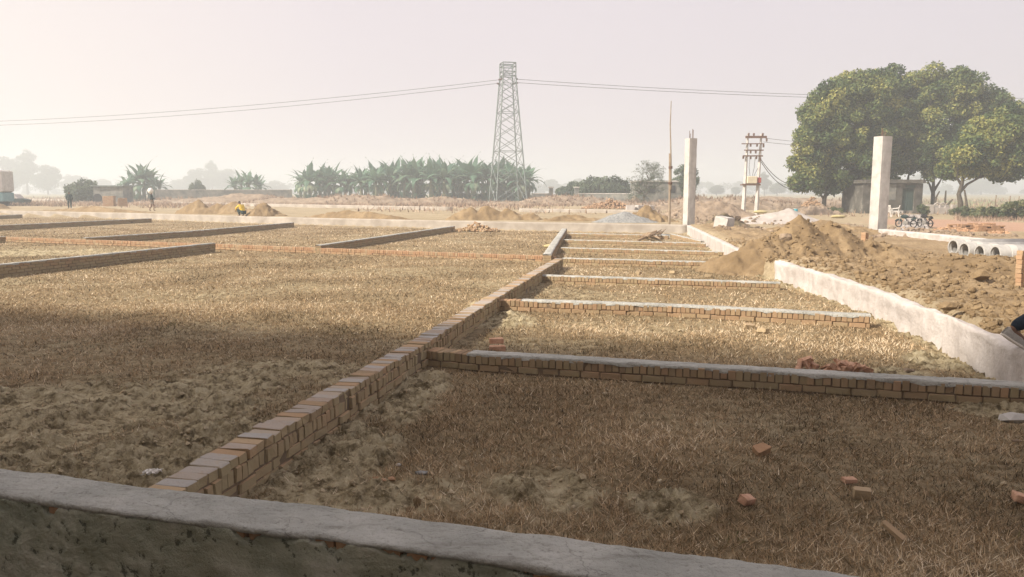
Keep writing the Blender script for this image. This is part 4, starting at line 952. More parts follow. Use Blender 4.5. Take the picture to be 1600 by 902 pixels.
# ---------------------------------------------------------------- far walls, sheds and ruins
def boxwall(name, label, cat, p0, p1, z0, z1, th_, mat, parts=None, group=None):
    mb = MB(); c_ = (p0+p1)/2; d = p1-p0; n = max(1, int(math.hypot(d.x, d.y)/2)); rot = Matrix.Rotation(math.atan2(d.y, d.x), 3, 'Z')
    root = empty(name, (p0.x, p0.y, 0), label, cat, group)
    mb.box((c_.x, c_.y, (z0+z1)/2), (math.hypot(d.x, d.y), th_, z1-z0), rot); mb.build('wall', mat, root)
    mb = MB(); mb.box((c_.x, c_.y, z1+.05), (math.hypot(d.x, d.y)+.1, th_+.12, .1), rot); mb.build('coping', mConc, root)
    for t_ in np.linspace(0, 1, max(2, int(math.hypot(d.x, d.y)/4))):
        q = p0.lerp(p1, float(t_)); mb = MB(); mb.box((q.x, q.y, (z0+z1)/2+.06), (.3, th_+.14, z1-z0+.1), rot); mb.build('pier', mat, root)
    return root
mOld = simple('old_blockwork', (.10, .11, .105), (.26, .25, .22), 1.2, bmp=.5, bd=.05)
boxwall('compound_wall', 'low dark compound wall on the left beyond the lone banana clumps', 'wall', PD(244, 300, 134), PD(455, 300, 139), 0, 2.35, .25, mOld)
boxwall('compound_wall', 'low grey compound wall between the tower and the gate pillars', 'wall', PD(832, 300, 118), PD(858, 300, 118), 0, 1.75, .25, mOld)
boxwall('compound_wall', 'low grey compound wall between the gate pillars and the ruin', 'wall', PD(902, 300, 116), PD(990, 300, 112), 0, 1.75, .25, mOld)
G = 'pillars of the compound gate'
for x_, lab in ((861, 'left dark pillar of the compound gate'), (901, 'right grey pillar of the compound gate')):
    q = PD(x_, 294, 117); r_ = empty('gate_pillar', (q.x, 117, 0), lab, 'pillar', G); mb = MB(); mb.cbox((q.x, 117, q.z/2), (.62, .62, q.z)); mb.build('shaft', mOld, r_); mb = MB(); mb.cbox((q.x, 117, q.z+.1), (.85, .85, .2)); mb.build('capstone', mConc, r_)
a_, b_ = PD(864, 300, 117), PD(898, 300, 117); r_ = empty('compound_gate', ((a_+b_)/2).to_tuple()[:2]+(0,), 'low barred gate between the two gate pillars', 'gate'); mb = MB()
for k in range(9): q = a_.lerp(b_, k/8); mb.tube([(q.x, q.y, .1), (q.x, q.y, 2.3-.4*abs(math.sin(k*.8)))], .03, 5)
for z_ in (.5, 1.4, 2.0): mb.tube([(a_.x, a_.y, z_), (b_.x, b_.y, z_)], .035, 5)
mb.build('bars', mSteel, r_)
# ruin behind the bare tree
d_ = 104; xl, xr_ = PD(994, 300, d_).x, PD(1071, 300, d_).x; zt = PD(1000, 284.5, d_).z
r_ = empty('ruined_building', ((xl+xr_)/2, d_, 0), 'dark flat roofed ruined building behind the bamboo pole', 'building')
mb = MB(); mb.box(((xl+xr_)/2, d_+2.5, zt/2), (xr_-xl, 5, zt)); mb.build('walls', mOld, r_)
mb = MB(); mb.box(((xl+xr_)/2, d_+2.5, zt+.1), (xr_-xl+.3, 5.3, .2)); mb.build('roof', mConc, r_)
for x_ in (1018, 1050):
    q = PD(x_, 296, d_); mb = MB(); mb.box((q.x, d_-.02, q.z), (.9, .1, 1.0)); mb.build('window', mBlack, r_)
mb = MB(); q = PD(1006, 303, d_-3); mb.tube([(q.x-2.6, d_-3, -.1), (q.x-1.2, d_-3, 1.1), (q.x+.8, d_-2.6, -.1)], [.4, .5, .3], 8)
tag(mb.build('earth_bank', mTan), 'small pale earth bank at the left foot of the ruin', 'bank')
# shed left
d_ = 112; xl, xr_ = PD(146, 300, d_).x, PD(192, 300, d_).x; zt = PD(150, 291.5, d_).z
r_ = empty('low_shed', ((xl+xr_)/2, d_, 0), 'low pale shed behind the left stacks of orange bricks', 'shed')
mb = MB(); mb.box(((xl+xr_)/2, d_+1.5, zt/2), (xr_-xl, 3, zt)); mb.build('walls', mOld, r_)
mb = MB(); mb.box(((xl+xr_)/2, d_+1.4, zt+.08), (xr_-xl+.4, 3.5, .16)); mb.build('roof', mSteel, r_)
q = PD(152, 300, d_); mb = MB(); prof = [(q.x+.62*math.cos(a), d_-.03, 1.2+.6*math.sin(a)) for a in np.linspace(0, math.pi, 9)]+[(q.x-.62, d_-.03, 0), (q.x+.62, d_-.03, 0)]
mb.add(prof+[(x_, y_+.1, z_) for x_, y_, z_ in prof], [list(range(11))[::-1]]+[(i, (i+1) % 11, 11+(i+1) % 11, 11+i) for i in range(11)]); mb.build('doorway', mBlack, r_)  # flat black panel stands in for the shaded inside of the arch
def brick_stack(c, nx, ny, nz, label, rot=0, group=None, jit=.004, tone=(.45, 1), name='brick_stack', bs=(.23, .11, .075), skip=0):
    r_ = empty(name, (c[0], c[1], c[2]), label, 'bricks', group); mb = MB(); Rz = Matrix.Rotation(rot, 3, 'Z')
    for k in range(nz):
        for i in range(nx):
            for j in range(ny):
                if 0 < i < nx-1 and 0 < j < ny-1 and k < nz-1: continue
                if k >= nz-2 and random.random() < skip: continue
                v = Rz@Vector(((i-(nx-1)/2)*(bs[0]+.008), (j-(ny-1)/2)*(bs[1]+.01), (k+.5)*bs[2])); mb.cbox((c[0]+v.x+random.gauss(0, jit), c[1]+v.y+random.gauss(0, jit), c[2]+v.z), (bs[0], bs[1]-.004, bs[2]-.006), Rz, .0015, (random.uniform(*tone), 0, .1))
    mb.build('bricks', mB, r_); return r_
q = PD(170.5, 312, 90); brick_stack((q.x, 90, .3), 5, 6, 17, 'wider of the two square stacks of orange bricks at the far left', .1)
q = PD(191.5, 313, 90); brick_stack((q.x, 90, .3), 4, 5, 14, 'narrower of the two square stacks of orange bricks at the far left', .5)
# truck and small car at the left edge
d_ = 92; xr_ = PD(13.5, 300, d_).x; z1 = PD(5, 266, d_).z
r_ = empty('truck', (xr_-4, d_, .2), 'pale truck with a lower teal body, cut off by the left edge', 'truck')
mb = MB(); mb.cbox((xr_-3.2, d_, (z1+2.0)/2), (6.4, 2.4, z1-2.0)); mb.build('cargo_box', mConc, r_)
mb = MB(); mb.cbox((xr_-3.2, d_, 1.45), (6.3, 2.34, 1.1)); mb.build('lower_body', simple('pale_teal_paint', (.12, .24, .27), (.18, .31, .34), 2), r_)
mb = MB(); mb.cbox((xr_-7.4, d_, 1.7), (1.8, 2.2, 2.2)); mb.build('cab', mBlue, r_)
for x_ in (-1.2, -2.3, -7.2):
    for y_ in (-1.0, 1.0): mb = MB(); mb.lathe((xr_+x_, d_+y_, .75), Vector((0, 1, 0)), [(-.14, .1), (-.14, .5), (.14, .5), (.14, .1)], 16); mb.build('wheel', mBlack, r_)
d_ = 100; c_ = PD(24, 303, d_); r_ = empty('parked_car', (c_.x, d_, .2), 'small car with a white roof parked right of the truck', 'car')
def hull(mb, prof, w_, y0):
    n = len(prof); mb.add([(x_, y0-w_, z_) for x_, z_ in prof]+[(x_, y0+w_, z_) for x_, z_ in prof], [list(range(n)), list(range(n, 2*n))[::-1]]+[(i, i+n, (i+1) % n+n, (i+1) % n) for i in range(n)])
cx = c_.x
mb = MB(); hull(mb, [(cx-1.5, .65), (cx+1.5, .65), (cx+1.55, 1.05), (cx+.8, 1.2), (cx-1.5, 1.2)], .75, d_); mb.build('body', mDkCl, r_)
mb = MB(); hull(mb, [(cx-1.45, 1.21), (cx+.75, 1.21), (cx+.2, 1.75), (cx-1.3, 1.8)], .68, d_); mb.build('cabin', mWh, r_)
for x_ in (-1.0, 1.0):
    for y_ in (-.7, .7): mb = MB(); mb.lathe((cx+x_, d_+y_, .55), Vector((0, 1, 0)), [(-.1, .05), (-.1, .32), (.1, .32), (.1, .05)], 14); mb.build('wheel', mBlack, r_)
# ---------------------------------------------------------------- hut
d_ = 73.0; xl, xr_ = PD(1347.5, 300, d_).x, PD(1440.5, 300, d_).x; zt = PD(1400, 287, d_).z; z2 = PD(1400, 281, d_).z
r_ = empty('hut', ((xl+xr_)/2, d_, 0), 'small square plastered hut with a dark double door under the big trees', 'hut')
xd0, xd1 = PD(1409, 300, d_).x, PD(1428, 300, d_).x; zd = PD(1400, 294.5, d_).z; xc = (xl+xr_)/2; hw_ = (xr_-xl)/2; zd0 = .3
mb = MB(); mb.box(((xl+xd0)/2, d_, zt/2-.1), (xd0-xl, .3, zt+.2)); mb.box(((xr_+xd1)/2, d_, zt/2-.1), (xr_-xd1, .3, zt+.2)); mb.box(((xd0+xd1)/2, d_, (zt+zd)/2), (xd1-xd0-.004, .296, zt-zd)); mb.box(((xd0+xd1)/2, d_, zd0/2-.1), (xd1-xd0-.004, .296, zd0+.2))
mb.box((xl+.15, d_+2.15, zt/2-.1), (.296, 3.99, zt+.19)); mb.box((xr_-.15, d_+2.15, zt/2-.1), (.296, 3.99, zt+.19)); mb.box((xc, d_+4.3, zt/2-.1), (2*hw_, .3, zt+.2)); mb.build('wall', mHut, r_)
mb = MB(); mb.cbox((xc, d_+2.1, (zt+z2)/2+.01), (2*hw_+.5, 5.0, z2-zt), None, 0); mb.build('roof', mHut, r_)
mb = MB(); mb.box((xc, d_-.18, zd0/2+.02), (1.9, .5, .25)); mb.build('step', mConc, r_)
dr = MB(); 
for s_ in (0, 1): 
    xa = xd0+(xd1-xd0)*(.25+.5*s_); dr.box((xa, d_+.05, (zd+zd0)/2), ((xd1-xd0)/2-.03, .05, zd-zd0-.02))
do = dr.build('door', mDoor, r_)
fr = MB()
for s_ in (0, 1):
    xa = xd0+(xd1-xd0)*.5*s_+.04; xb = xa+(xd1-xd0)*.5-.08
    for (u, v) in (((xa, zd0+.1), (xb, zd0+.1)), ((xa, zd-.1), (xb, zd-.1)), ((xa, (zd+zd0)/2), (xb, (zd+zd0)/2)), ((xa, zd0+.1), (xa, zd-.1)), ((xb, zd0+.1), (xb, zd-.1)), ((xa, zd0+.1), (xb, (zd+zd0)/2)), ((xb, zd0+.1), (xa, (zd+zd0)/2)), ((xa, (zd+zd0)/2), (xb, zd-.1)), ((xb, (zd+zd0)/2), (xa, zd-.1))):
        fr.tube([(u[0], d_+.0, u[1]), (v[0], d_+.0, v[1])], .03, 4)
fr.build('door_bars', mSteel, do)
q = PD(1421, 291.5, d_); mb = MB(); mb.box((q.x, d_-.17, q.z), (.9, .05, .22)); mb.build('plaque', mDoor, r_)
q = PD(1392, 299, d_); mb = MB(); mb.box((q.x, d_-.155, q.z-.1), (.8, .04, 1.5)); mb.build('dark_stain_panel', mOld, r_)
# trough with round rings
d_ = 72; a_, b_ = PD(1446, 334, d_), PD(1492, 334, d_); r_ = empty('cattle_trough', ((a_.x+b_.x)/2, d_, 0), 'low whitewashed trough wall between the two right tree trunks', 'trough')
mb = MB(); mb.cbox(((a_.x+b_.x)/2, d_, .28), (b_.x-a_.x-.1, .3, .62)); mb.cbox((a_.x+.35, d_-.02, .42), (.75, .34, .9)); mb.cbox((b_.x-.2, d_-.02, .42), (.4, .34, .9)); mb.cbox(((a_.x+b_.x)/2, d_+1.0, .4), (b_.x-a_.x-.1, .3, .85)); mb.build('wall', mSand, r_)
for x_, lab in ((1467, 'left concrete ring standing on the trough'), (1475.5, 'right concrete ring standing on the trough')):
    q = PD(x_, 325, d_); mb = MB(); pts = [(q.x+.28*math.cos(a), d_+.3, .74+.26*math.sin(a)) for a in np.linspace(0, 2*math.pi, 19)]; mb.tube(pts, .085, 8, False); tag(mb.build('concrete_ring', mSand, None, True), lab, 'ring', 'rings on the trough')
# ---------------------------------------------------------------- rubble with pink bricks, drums, block, sacks
pile('rubble_heap', 'tan rubble heap in front of the leftmost trunks', 'rubble heap', (PD(1272, 330, 70).x, 70), 2.5, 1.3, .95, mTan, 61, 0, .4, 0, res=80, clod=3)
mPinkB = mB
def heap(c, n, rx, ry, h, label, tone, name='brick_heap', dust=.1, group=None, s=1.0, zf=None):
    r_ = empty(name, (c[0], c[1], c[2]), label, 'brick heap', group); mb = MB()
    for i in range(n):
        a = random.uniform(0, 6.28); t_ = random.random()**.6; hz = h*(1-t_)*random.uniform(.3, 1); l = random.choice((.23, .14, .18, .1))*s
        mb.cbox((c[0]+rx*t_*math.cos(a), c[1]+ry*t_*math.sin(a), c[2]+.04*s+hz), (l, .11*s, .07*s), Euler((random.gauss(0, .5), random.gauss(0, .5), random.uniform(0, 3.1))).to_matrix(), .004, (random.uniform(*tone), 0, dust))
    mb.build('bricks', mB, r_); return r_
q = PD(1267, 322, 70.5); heap((q.x, 70.3, .75), 150, .95, .5, .95, 'pink pile of bricks on the rubble heap left of the trees', (.5, .9), dust=.35)
q = P(745, 362, .0); heap((q.x, q.y, 0), 150, 1.15, .7, .42, 'small heap of broken bricks just before the back wall', (.5, 1), dust=.5, s=1.05)
q = PD(952, 318, 78); heap((q.x, 78, .35), 420, 2.8, 1.2, 1.0, 'reddish heap of old bricks far behind the grey gravel', (.35, .8), dust=.3, s=1.3)
q = PD(985, 324, 74); mb = MB()
for k in range(3): mb.cbox((q.x+k*1.0, 74+k*.4, .55), (.8, .6, .55-.1*k), Matrix.Rotation(.4*k, 3, 'Z'), .03)
tag(mb.build('white_rubble', mWh), 'white lumps of broken plaster behind the gravel heap', 'rubble')
for x_, mt_, lab, zz in ((1236.3, mCream, 'cream coloured drum, left of the pair on the site', .62), (1242.8, mBlue, 'bright blue plastic drum, right of the pair on the site', .66)):
    q = PD(x_, 336, 64); r_ = empty('drum', (q.x, 64, .02), lab, 'drum', 'drums')
    mb = MB(); mb.lathe((q.x, 64, .02), Vector((0, 0, 1)), [(0, 0), (0, .17), (.02, .19), (.2, .19), (.22, .2), (.24, .19), (.42, .19), (.44, .2), (.46, .19), (zz-.03, .18), (zz, .16), (zz, 0)], 18); mb.build('barrel', mt_, r_, True)
    mb = MB(); mb.lathe((q.x, 64, zz-.005), Vector((0, 0, 1)), [(0, 0), (0, .185), (.035, .185), (.035, 0)], 18); mb.build('rim', mConc, r_)
q = PD(1131, 363, 35.5); mb = MB(); V = CV*np.array([.66, .72, .66])+rng.normal(0, .02, CV.shape); Rz = np.array(Matrix.Rotation(.75, 3, 'Z')@Matrix.Rotation(.12, 3, 'X')); mb.add(V@Rz.T+np.array([q.x, 35.5, .58]), CF); mb.build
tag(mb.build('concrete_block', mConc), 'big broken grey concrete block lying right of the slim pillar', 'block')
for i, (x_, y_, d_, lab) in enumerate([(1188, 331, 62, 'yellow sack lying behind the sand heap'), (1310, 334, 60, 'flat yellow sack lying before the rubble heap')]):
    q = PD(x_, y_, d_); z_ = .2 if i else .5; V = BV*np.array([.75, .4, .2])+rng.normal(0, .02, BV.shape); o = npmesh('sack', V+np.array([q.x, d_, z_-.05]), BF, mYSack, None, None, True); tag(o, lab, 'sack')
    m_ = o.modifiers.new('s', 'SUBSURF'); m_.levels = 2; m_.render_levels = 2
# red brick stacks on the right
q0 = [(1492, 359, 3, 3, 4, 'small red brick stack nearest the motorcycles'), (1519, 361.5, 6, 3, 5, 'middle red brick stack between kerb wall and verge'), (1545, 364, 6, 3, 5, 'red brick stack left of the kerb wall pipes'), (1533, 357, 6, 2, 4, 'red brick stack behind the other stacks')]
for x_, y_, a_, b_, c_, lab in q0:
    q = P(x_, y_, .03); brick_stack((q.x, q.y, .03), a_, b_, c_, lab, random.uniform(-.15, .15), 'red brick stacks', .012, (.4, .75), skip=.3)
for x_, y_, n_, lab in ((1478, 361, 40, 'loose red bricks at the left end of the stacks'), (1505, 364, 60, 'loose red bricks spilled before the middle stack'), (1560, 367, 40, 'loose red bricks at the right end of the stacks')):
    q = P(x_, y_, .03); heap((q.x, q.y, .03), n_, .7, .5, .16, lab, (.4, .8))
# marker posts of stacked bricks
def post(px, py0, py1, d, lab, wd):
    a_ = PD(px, py0, d); b_ = PD(px+1.5, py1, d); n = int((b_.z-a_.z+.15)/.079)+1; r_ = empty('marker_post', (a_.x, d, a_.z-.1), lab, 'post'); mb = MB()
    for k in range(n): mb.cbox((a_.x+(b_.x-a_.x)*k/n+random.gauss(0, .003), d, a_.z-.1+k*.079), (wd, wd, .075), Matrix.Rotation(.5, 3, 'Z'), .002, (random.uniform(.6, .9), 0, .15))
    mb.build('bricks', mB, r_)
post(1350, 388, 364, 24, 'slim orange marker post of stacked bricks behind the big mound', .16)
post(1593.5, 436, 396.5, 13.2, 'orange marker post of stacked bricks at the right edge before the pipes', .10)
# ---------------------------------------------------------------- concrete pipes
def pipe(fx, fy, d, length, ang, label, rad, z0=None):
    q = PD(fx, fy, d); axis = Vector((math.cos(ang), math.sin(ang), 0)); r_ = empty('concrete_pipe', q, label, 'pipe', 'concrete pipes'); t_ = .17*rad
    mb = MB(); mb.lathe(q, axis, [(0, rad-t_*1.1), (0, rad), (.01, rad+.005), (length, rad), (length, rad-t_), (.0, rad-t_*1.1)], 28); mb.build('barrel', mPipe, r_, False).data.polygons.foreach_set('use_smooth', np.ones(28*5, bool))
    mb = MB(); mb.lathe(q+axis*.30, axis, [(0, rad+.002), (0, rad+.028), (.16, rad+.028), (.16, rad+.002)], 28); mb.build('collar', mConc, r_)
    mb = MB(); mb.lathe(q+axis*(.05), axis, [(0, rad-t_*1.15), (.0, rad-t_*1.6), (.05, rad-t_*1.6), (.05, rad-t_*1.15)], 28); mb.build('inner_lip', mPipe, r_)
pipe(1489, 386.5, 24.6, 2.4, .10, 'farthest and leftmost concrete pipe of the row', .26)
pipe(1506, 392, 23.0, 2.4, .06, 'second concrete pipe from the left, lying before the farthest one', .26)
pipe(1530, 396, 21.6, 2.3, .02, 'third concrete pipe, its mouth half buried in soil', .25)
pipe(1554.5, 398, 20.4, 2.4, .0, 'nearest concrete pipe, running out of the right edge', .25)
pile('dirt_mound', 'small soil heap burying the mouth of the third pipe', 'dirt mound', (PD(1532, 405, 19.9).x, 19.9), 1.1, .7, .28, mSoil, 71, 0, .3, .05, res=60, clod=1)
# ---------------------------------------------------------------- chairs and motorcycles
def chair(q, rz, label):
    r_ = empty('plastic_chair', (0, 0, 0), label, 'chair', 'white plastic chairs')
    mb = MB(); mb.cbox((0, 0, .44), (.46, .44, .035)); mb.build('seat', mWhiteP, r_)
    mb = MB()
    for i in range(6): mb.box((-.19+i*.076, .23+.02, .68), (.045, .02, .40), Matrix.Rotation(-.15, 3, 'X'))
    mb.cbox((0, .30, .88), (.46, .03, .09), Matrix.Rotation(-.15, 3, 'X')); mb.build('backrest', mWhiteP, r_)
    for sx in (-1, 1):
        for sy in (-1, 1): mb = MB(); mb.tube([(sx*.20, sy*.19, .44), (sx*.25, sy*.25, 0)], [.03, .022], 6); mb.build('leg', mWhiteP, r_)
        mb = MB(); mb.tube([(sx*.24, -.2, .45), (sx*.26, -.19, .66), (sx*.26, .1, .68), (sx*.23, .27, .72)], .025, 6); mb.build('armrest', mWhiteP, r_)
    r_.location = q; r_.rotation_euler = (0, 0, rz)
for x_, rz, lab in ((1377.5, .3, 'white plastic chair mostly hidden by the thick pillar'), (1386.5, 2.6, 'white plastic chair just right of the thick pillar'), (1398.5, -2.0, 'white plastic chair nearest the motorcycles, turned sideways')):
    q = PD(x_, 338, 62); chair((q.x, 62, .06), rz, lab)
def motorcycle(q, rz, label, tankm, sc_=1.0):
    r_ = empty('motorcycle', (0, 0, 0), label, 'motorcycle', 'motorcycles')
    def wheel(x_):
        mb = MB(); pts = [(x_+.27*math.cos(a), 0, .31+.27*math.sin(a)) for a in np.linspace(0, 2*math.pi, 25)]; mb.tube(pts, .045, 8, False); wo = mb.build('wheel', mBlack, r_, True)
        mb = MB(); mb.lathe((x_, 0, .31), Vector((0, 1, 0)), [(-.05, 0), (-.05, .07), (.05, .07), (.05, 0)], 12)
        for a in np.linspace(0, math.pi, 6)[:-1]: mb.tube([(x_-.26*math.cos(a), 0, .31-.26*math.sin(a)), (x_+.26*math.cos(a), 0, .31+.26*math.sin(a))], .01, 4)
        mb.build('spokes', mChrome, wo)
    wheel(.65); wheel(-.62)
    mb = MB(); mb.tube([(-.62, .09, .31), (-.2, .09, .42), (.1, .06, .75), (.38, .03, .85)], .025, 6); mb.tube([(-.62, -.09, .31), (-.2, -.09, .42), (.1, -.06, .75), (.38, -.03, .85)], .025, 6); mb.build('frame', mBlack, r_)
    mb = MB(); mb.cbox((0, 0, .38), (.42, .26, .3)); mb.lathe((.05, 0, .5), Vector((.3, 0, 1)), [(0, 0), (0, .1), (.2, .09), (.2, 0)], 10); mb.build('engine', mChrome, r_)
    V = BV*np.array([.46, .24, .2]); o = npmesh('fuel_tank', V+np.array([.16, 0, .86]), BF, tankm, r_, None, True); mo = o.modifiers.new('s', 'SUBSURF'); mo.levels = 2; mo.render_levels = 2
    mb = MB(); mb.cbox((-.32, 0, .83), (.66, .24, .1), Matrix.Rotation(.08, 3, 'Y')); mb.build('seat', mBlack, r_)
    mb = MB(); mb.cbox((-.62, 0, .72), (.4, .15, .14), Matrix.Rotation(.35, 3, 'Y')); mb.build('tail', tankm, r_)
    for s_ in (-1, 1): mb = MB(); mb.tube([(.65, s_*.08, .31), (.42, s_*.08, .95)], .028, 6); mb.build('fork', mChrome, r_)
    mb = MB(); mb.tube([(.3, -.36, 1.03), (.36, -.2, 1.05), (.42, 0, .98), (.36, .2, 1.05), (.3, .36, 1.03)], .02, 6); mb.build('handlebar', mBlack, r_)
    for s_ in (-1, 1):
        mb = MB(); mb.tube([(.34, s_*.24, 1.05), (.32, s_*.3, 1.2)], .01, 4); mb.cbox((.32, s_*.32, 1.22), (.03, .13, .08)); mb.build('mirror', mBlack, r_)
    mb = MB(); mb.lathe((.42, 0, .92), Vector((1, 0, -.1)), [(-.06, .03), (0, .09), (.09, .10), (.1, .0)], 12); mb.build('headlight', mChrome, r_)
    mb = MB(); mb.tube([(.05, -.14, .3), (-.2, -.17, .26), (-.75, -.18, .36)], [.025, .035, .05], 8); mb.build('exhaust', mChrome, r_)
    mb = MB(); pts = [(.65+.35*math.cos(a), 0, .31+.35*math.sin(a)) for a in np.linspace(.5, 2.6, 8)]; mb.tube(pts, .05, 6); mb.build('mudguard', tankm, r_)
    mb = MB(); mb.tube([(-.05, .12, .3), (.0, .3, .0)], .015, 5); mb.build('side_stand', mBlack, r_)
    r_.location = q; r_.rotation_euler = (.0, .0, rz); r_.scale = (sc_, sc_, sc_)
q = PD(1415.5, 357, 43); motorcycle((q.x, 43, .07), R(119), 'dark motorcycle parked nearest the thick pillar, seen from the side', mDkCl, .70)
q = PD(1445, 357, 43.5); motorcycle((q.x, 43.5, .07), R(99), 'dark motorcycle parked to the right, seen obliquely from behind', mBlack, .70)
# ---------------------------------------------------------------- loose bricks, stones, litter
def rock(px, py, s, mat, label, cat='stone', z=None, name='stone', flat=.6, colr=None, seed=0):
    q = P(px, py, .01) if z is None else P(px, py, z); z = gz(q.x, q.y) if z is None else z
    V = BV*np.array([s[0], s[1], s[2]])*.5*rng.uniform(.75, 1.25, (12, 1)); o = npmesh(name, V+np.array([q.x, q.y, z+s[2]*.3]), BF, mat, None, np.full((12, 3), .6) if colr is None else np.tile(colr, (12, 1)))
    return tag(o, label, cat)
def brick(px, py, size, rot, label, tone=.6, z=None, dust=.1, broken=0):
    q = P(px, py, .02); z = gz(q.x, q.y) if z is None else z; mb = MB()
    V = CV*np.array(size)+rng.normal(0, .0025, CV.shape)
    if broken: V[V[:, 0] > 0] *= np.array([1, 1, 1]); V[(V[:, 0] > 0), 0] *= rng.uniform(.5, 1.1, (V[:, 0] > 0).sum())
    V = V@np.array(Euler(rot).to_matrix()).T; V = V-np.array([0, 0, V[:, 2].min()])+np.array([q.x, q.y, z-.008])
    mb.add(V, CF, (tone, 0, dust)); return tag(mb.build('loose_brick', mTerra if (dust <= .1 and tone < .75) else mB), label, 'brick')
brick(777, 546, (.21, .10, .075), (0, 0, .08), 'lower orange brick of two stacked behind the nearest cross wall', .72)
q = P(777, 546, .02); z_ = gz(q.x, q.y)
brick(775.5, 543, (.185, .10, .07), (0, 0, .16), 'upper orange brick of two stacked behind the nearest cross wall', .72, z=z_+.083)
brick(1347, 773, (.105, .06, .072), (.08, .05, -.2), 'pale tan half brick standing in the near stubble', .98, dust=.45)
brick(1327, 748, (.11, .05, .028), (.2, .1, .35), 'bright orange brick chip just behind the pale half brick', .7)
brick(1190, 708, (.12, .085, .06), (.35, -.25, .3), 'broken brick with an orange top in the middle of the near stubble', .55, dust=.35, broken=1)
brick(1167, 785, (.12, .06, .05), (.3, .2, .7), 'orange brick shard half sunk in the near stubble', .66, broken=1)
brick(1592, 779, (.13, .07, .05), (.2, .1, 1.2), 'orange brick piece at the right edge of the near stubble', .66, broken=1)
brick(1396, 834, (.15, .035, .03), (.1, .5, -.9), 'thin tan brick splinter lying in the nearest stubble', .9, dust=.4)
brick(783, 481, (.2, .1, .09), (0, 0, .1), 'square orange brick leaning on the second cross wall', .66, z=.01)
brick(748, 360, (.2, .1, .07), (0, 0, .5), 'brick on top of the small broken heap', .8, z=.35)
for i, (x_, y_, s_) in enumerate([(975, 424, .16), (998, 428, .15), (1052, 427, .22), (1106, 433, .15)]): brick(x_, y_, (s_, .1, .07), (.1, .1, i), ['leftmost small tan brick before the fourth cross wall', 'second small tan brick before the fourth cross wall', 'larger tan brick before the fourth cross wall', 'small dark brick before the dirt mound'][i], .95, dust=.6)
for i, (x_, y_, s_) in enumerate([(1170, 511, .14), (1193, 519, .16)]): brick(x_, y_, (s_, .09, .06), (.2, .1, i*2), ['small tan brick chip behind the nearest cross wall', 'lighter tan brick chip beside the other behind the nearest cross wall'][i], .95, dust=.6)
def shards(cx, cy, n, sx, sy, label, z0=.02):
    q = P(cx, cy, z0); r_ = empty('brick_shards', (q.x, q.y, 0), label, 'brick shards'); mb = MB()
    for i in range(n):
        a = random.uniform(0, 6.28); t_ = random.random()**.7
        mb.cbox((q.x+sx*t_*math.cos(a), q.y+sy*t_*math.sin(a), z0+.03+.09*(1-t_)*random.random()), (random.uniform(.08, .2), random.uniform(.05, .1), random.uniform(.02, .05)), Euler((random.gauss(0, .5), random.gauss(0, .5), random.uniform(0, 3))).to_matrix(), .006, (1, 0, 0))
    mb.build('shards', mTerra, r_)
shards(1321, 581, 22, .24, .10, 'pile of bright terracotta shards behind the nearest cross wall')
shards(1258, 576, 7, .12, .05, 'few terracotta shards left of the larger shard pile')
rock(1418, 577, (.20, .12, .05), mTan, 'flat tan stone behind the nearest cross wall')
rock(1393, 588, (.22, .10, .04), mTan, 'thin tan stone touching the nearest cross wall')
rock(1582, 655, (.26, .18, .11), mConc, 'pale grey stone on the soil at the right end of the nearest cross wall')
rock(1568, 632, (.17, .12, .10), mTan, 'tan lump of earth against the end of the nearest cross wall')
rock(1590, 627, (.14, .12, .08), mTan, 'smaller tan lump beside the wall end')
rock(1525, 628, (.13, .08, .05), mTan, 'small grey lump at the foot of the nearest cross wall')
rock(1590, 690, (.12, .06, .03), mTan, 'small flat stone at the right edge')
rock(625, 684, (.05, .035, .04), mGravel, 'small grey stone at the end of the soil ridge')
rock(658, 738, (.10, .055, .035), mGravel, 'flat grey stone right of the soil ridge')
rock(622, 725, (.05, .04, .03), mWh, 'tiny pale stone between soil ridge and flat grey stone')
for i, (x_, y_) in enumerate([(598, 757), (612, 745), (588, 744)]): rock(x_, y_, (.06, .04, .03), mB, ['lowest of three red chips beside the soil ridge', 'rightmost of three red chips beside the soil ridge', 'uppermost left of three red chips beside the soil ridge'][i], 'brick chip', name='brick_chip', colr=[.6, 0, .1])
rock(652, 782, (.06, .05, .09), mSoil, 'upright brown clod near the grey wall'); rock(640, 790, (.07, .05, .05), mSoil, 'brown clod touching the grey wall')
rock(1480, 484, (.32, .22, .14), mSoil, 'large soil lump behind the rough side wall', z=.5); rock(1532, 437, (.34, .28, .24), mSoil, 'big dark soil lump on the low ridge at the right', z=.52)
rock(1228, 374, (.28, .24, .2), mTan, 'grey stone poking out of the top of the big mound', z=1.02)
# plastic litter
q = P(238, 741, .03); V, F = [], []; n = 9; z_ = gz(q.x, q.y)
for i in range(n):
    for j in range(n):
        u, v = i/(n-1)-.5, j/(n-1)-.5; V.append((q.x+u*.11+.01*math.sin(v*14), q.y+v*.07+.012*math.sin(u*17), z_+.02+.03*random.random()))
o = npmesh('litter', V, np.array([(i*n+j, i*n+j+1, (i+1)*n+j+1, (i+1)*n+j) for i in range(n-1) for j in range(n-1) if not (i > 5 and j < 3)]), mWhiteP); o.modifiers.new('t', 'SOLIDIFY').thickness = .002; tag(o, 'crumpled white plastic litter beside the start of the diagonal wall', 'litter')
q = P(871, 377, .3); V = BV*np.array([.34, .16, .10]); o = npmesh('sack', V+np.array([q.x-.25, q.y, .12]), BF, mYSack, None, None, True); m_ = o.modifiers.new('s', 'SUBSURF'); m_.levels = 2; m_.render_levels = 2; tag(o, 'yellow sack leaning on the far diagonal wall', 'sack')
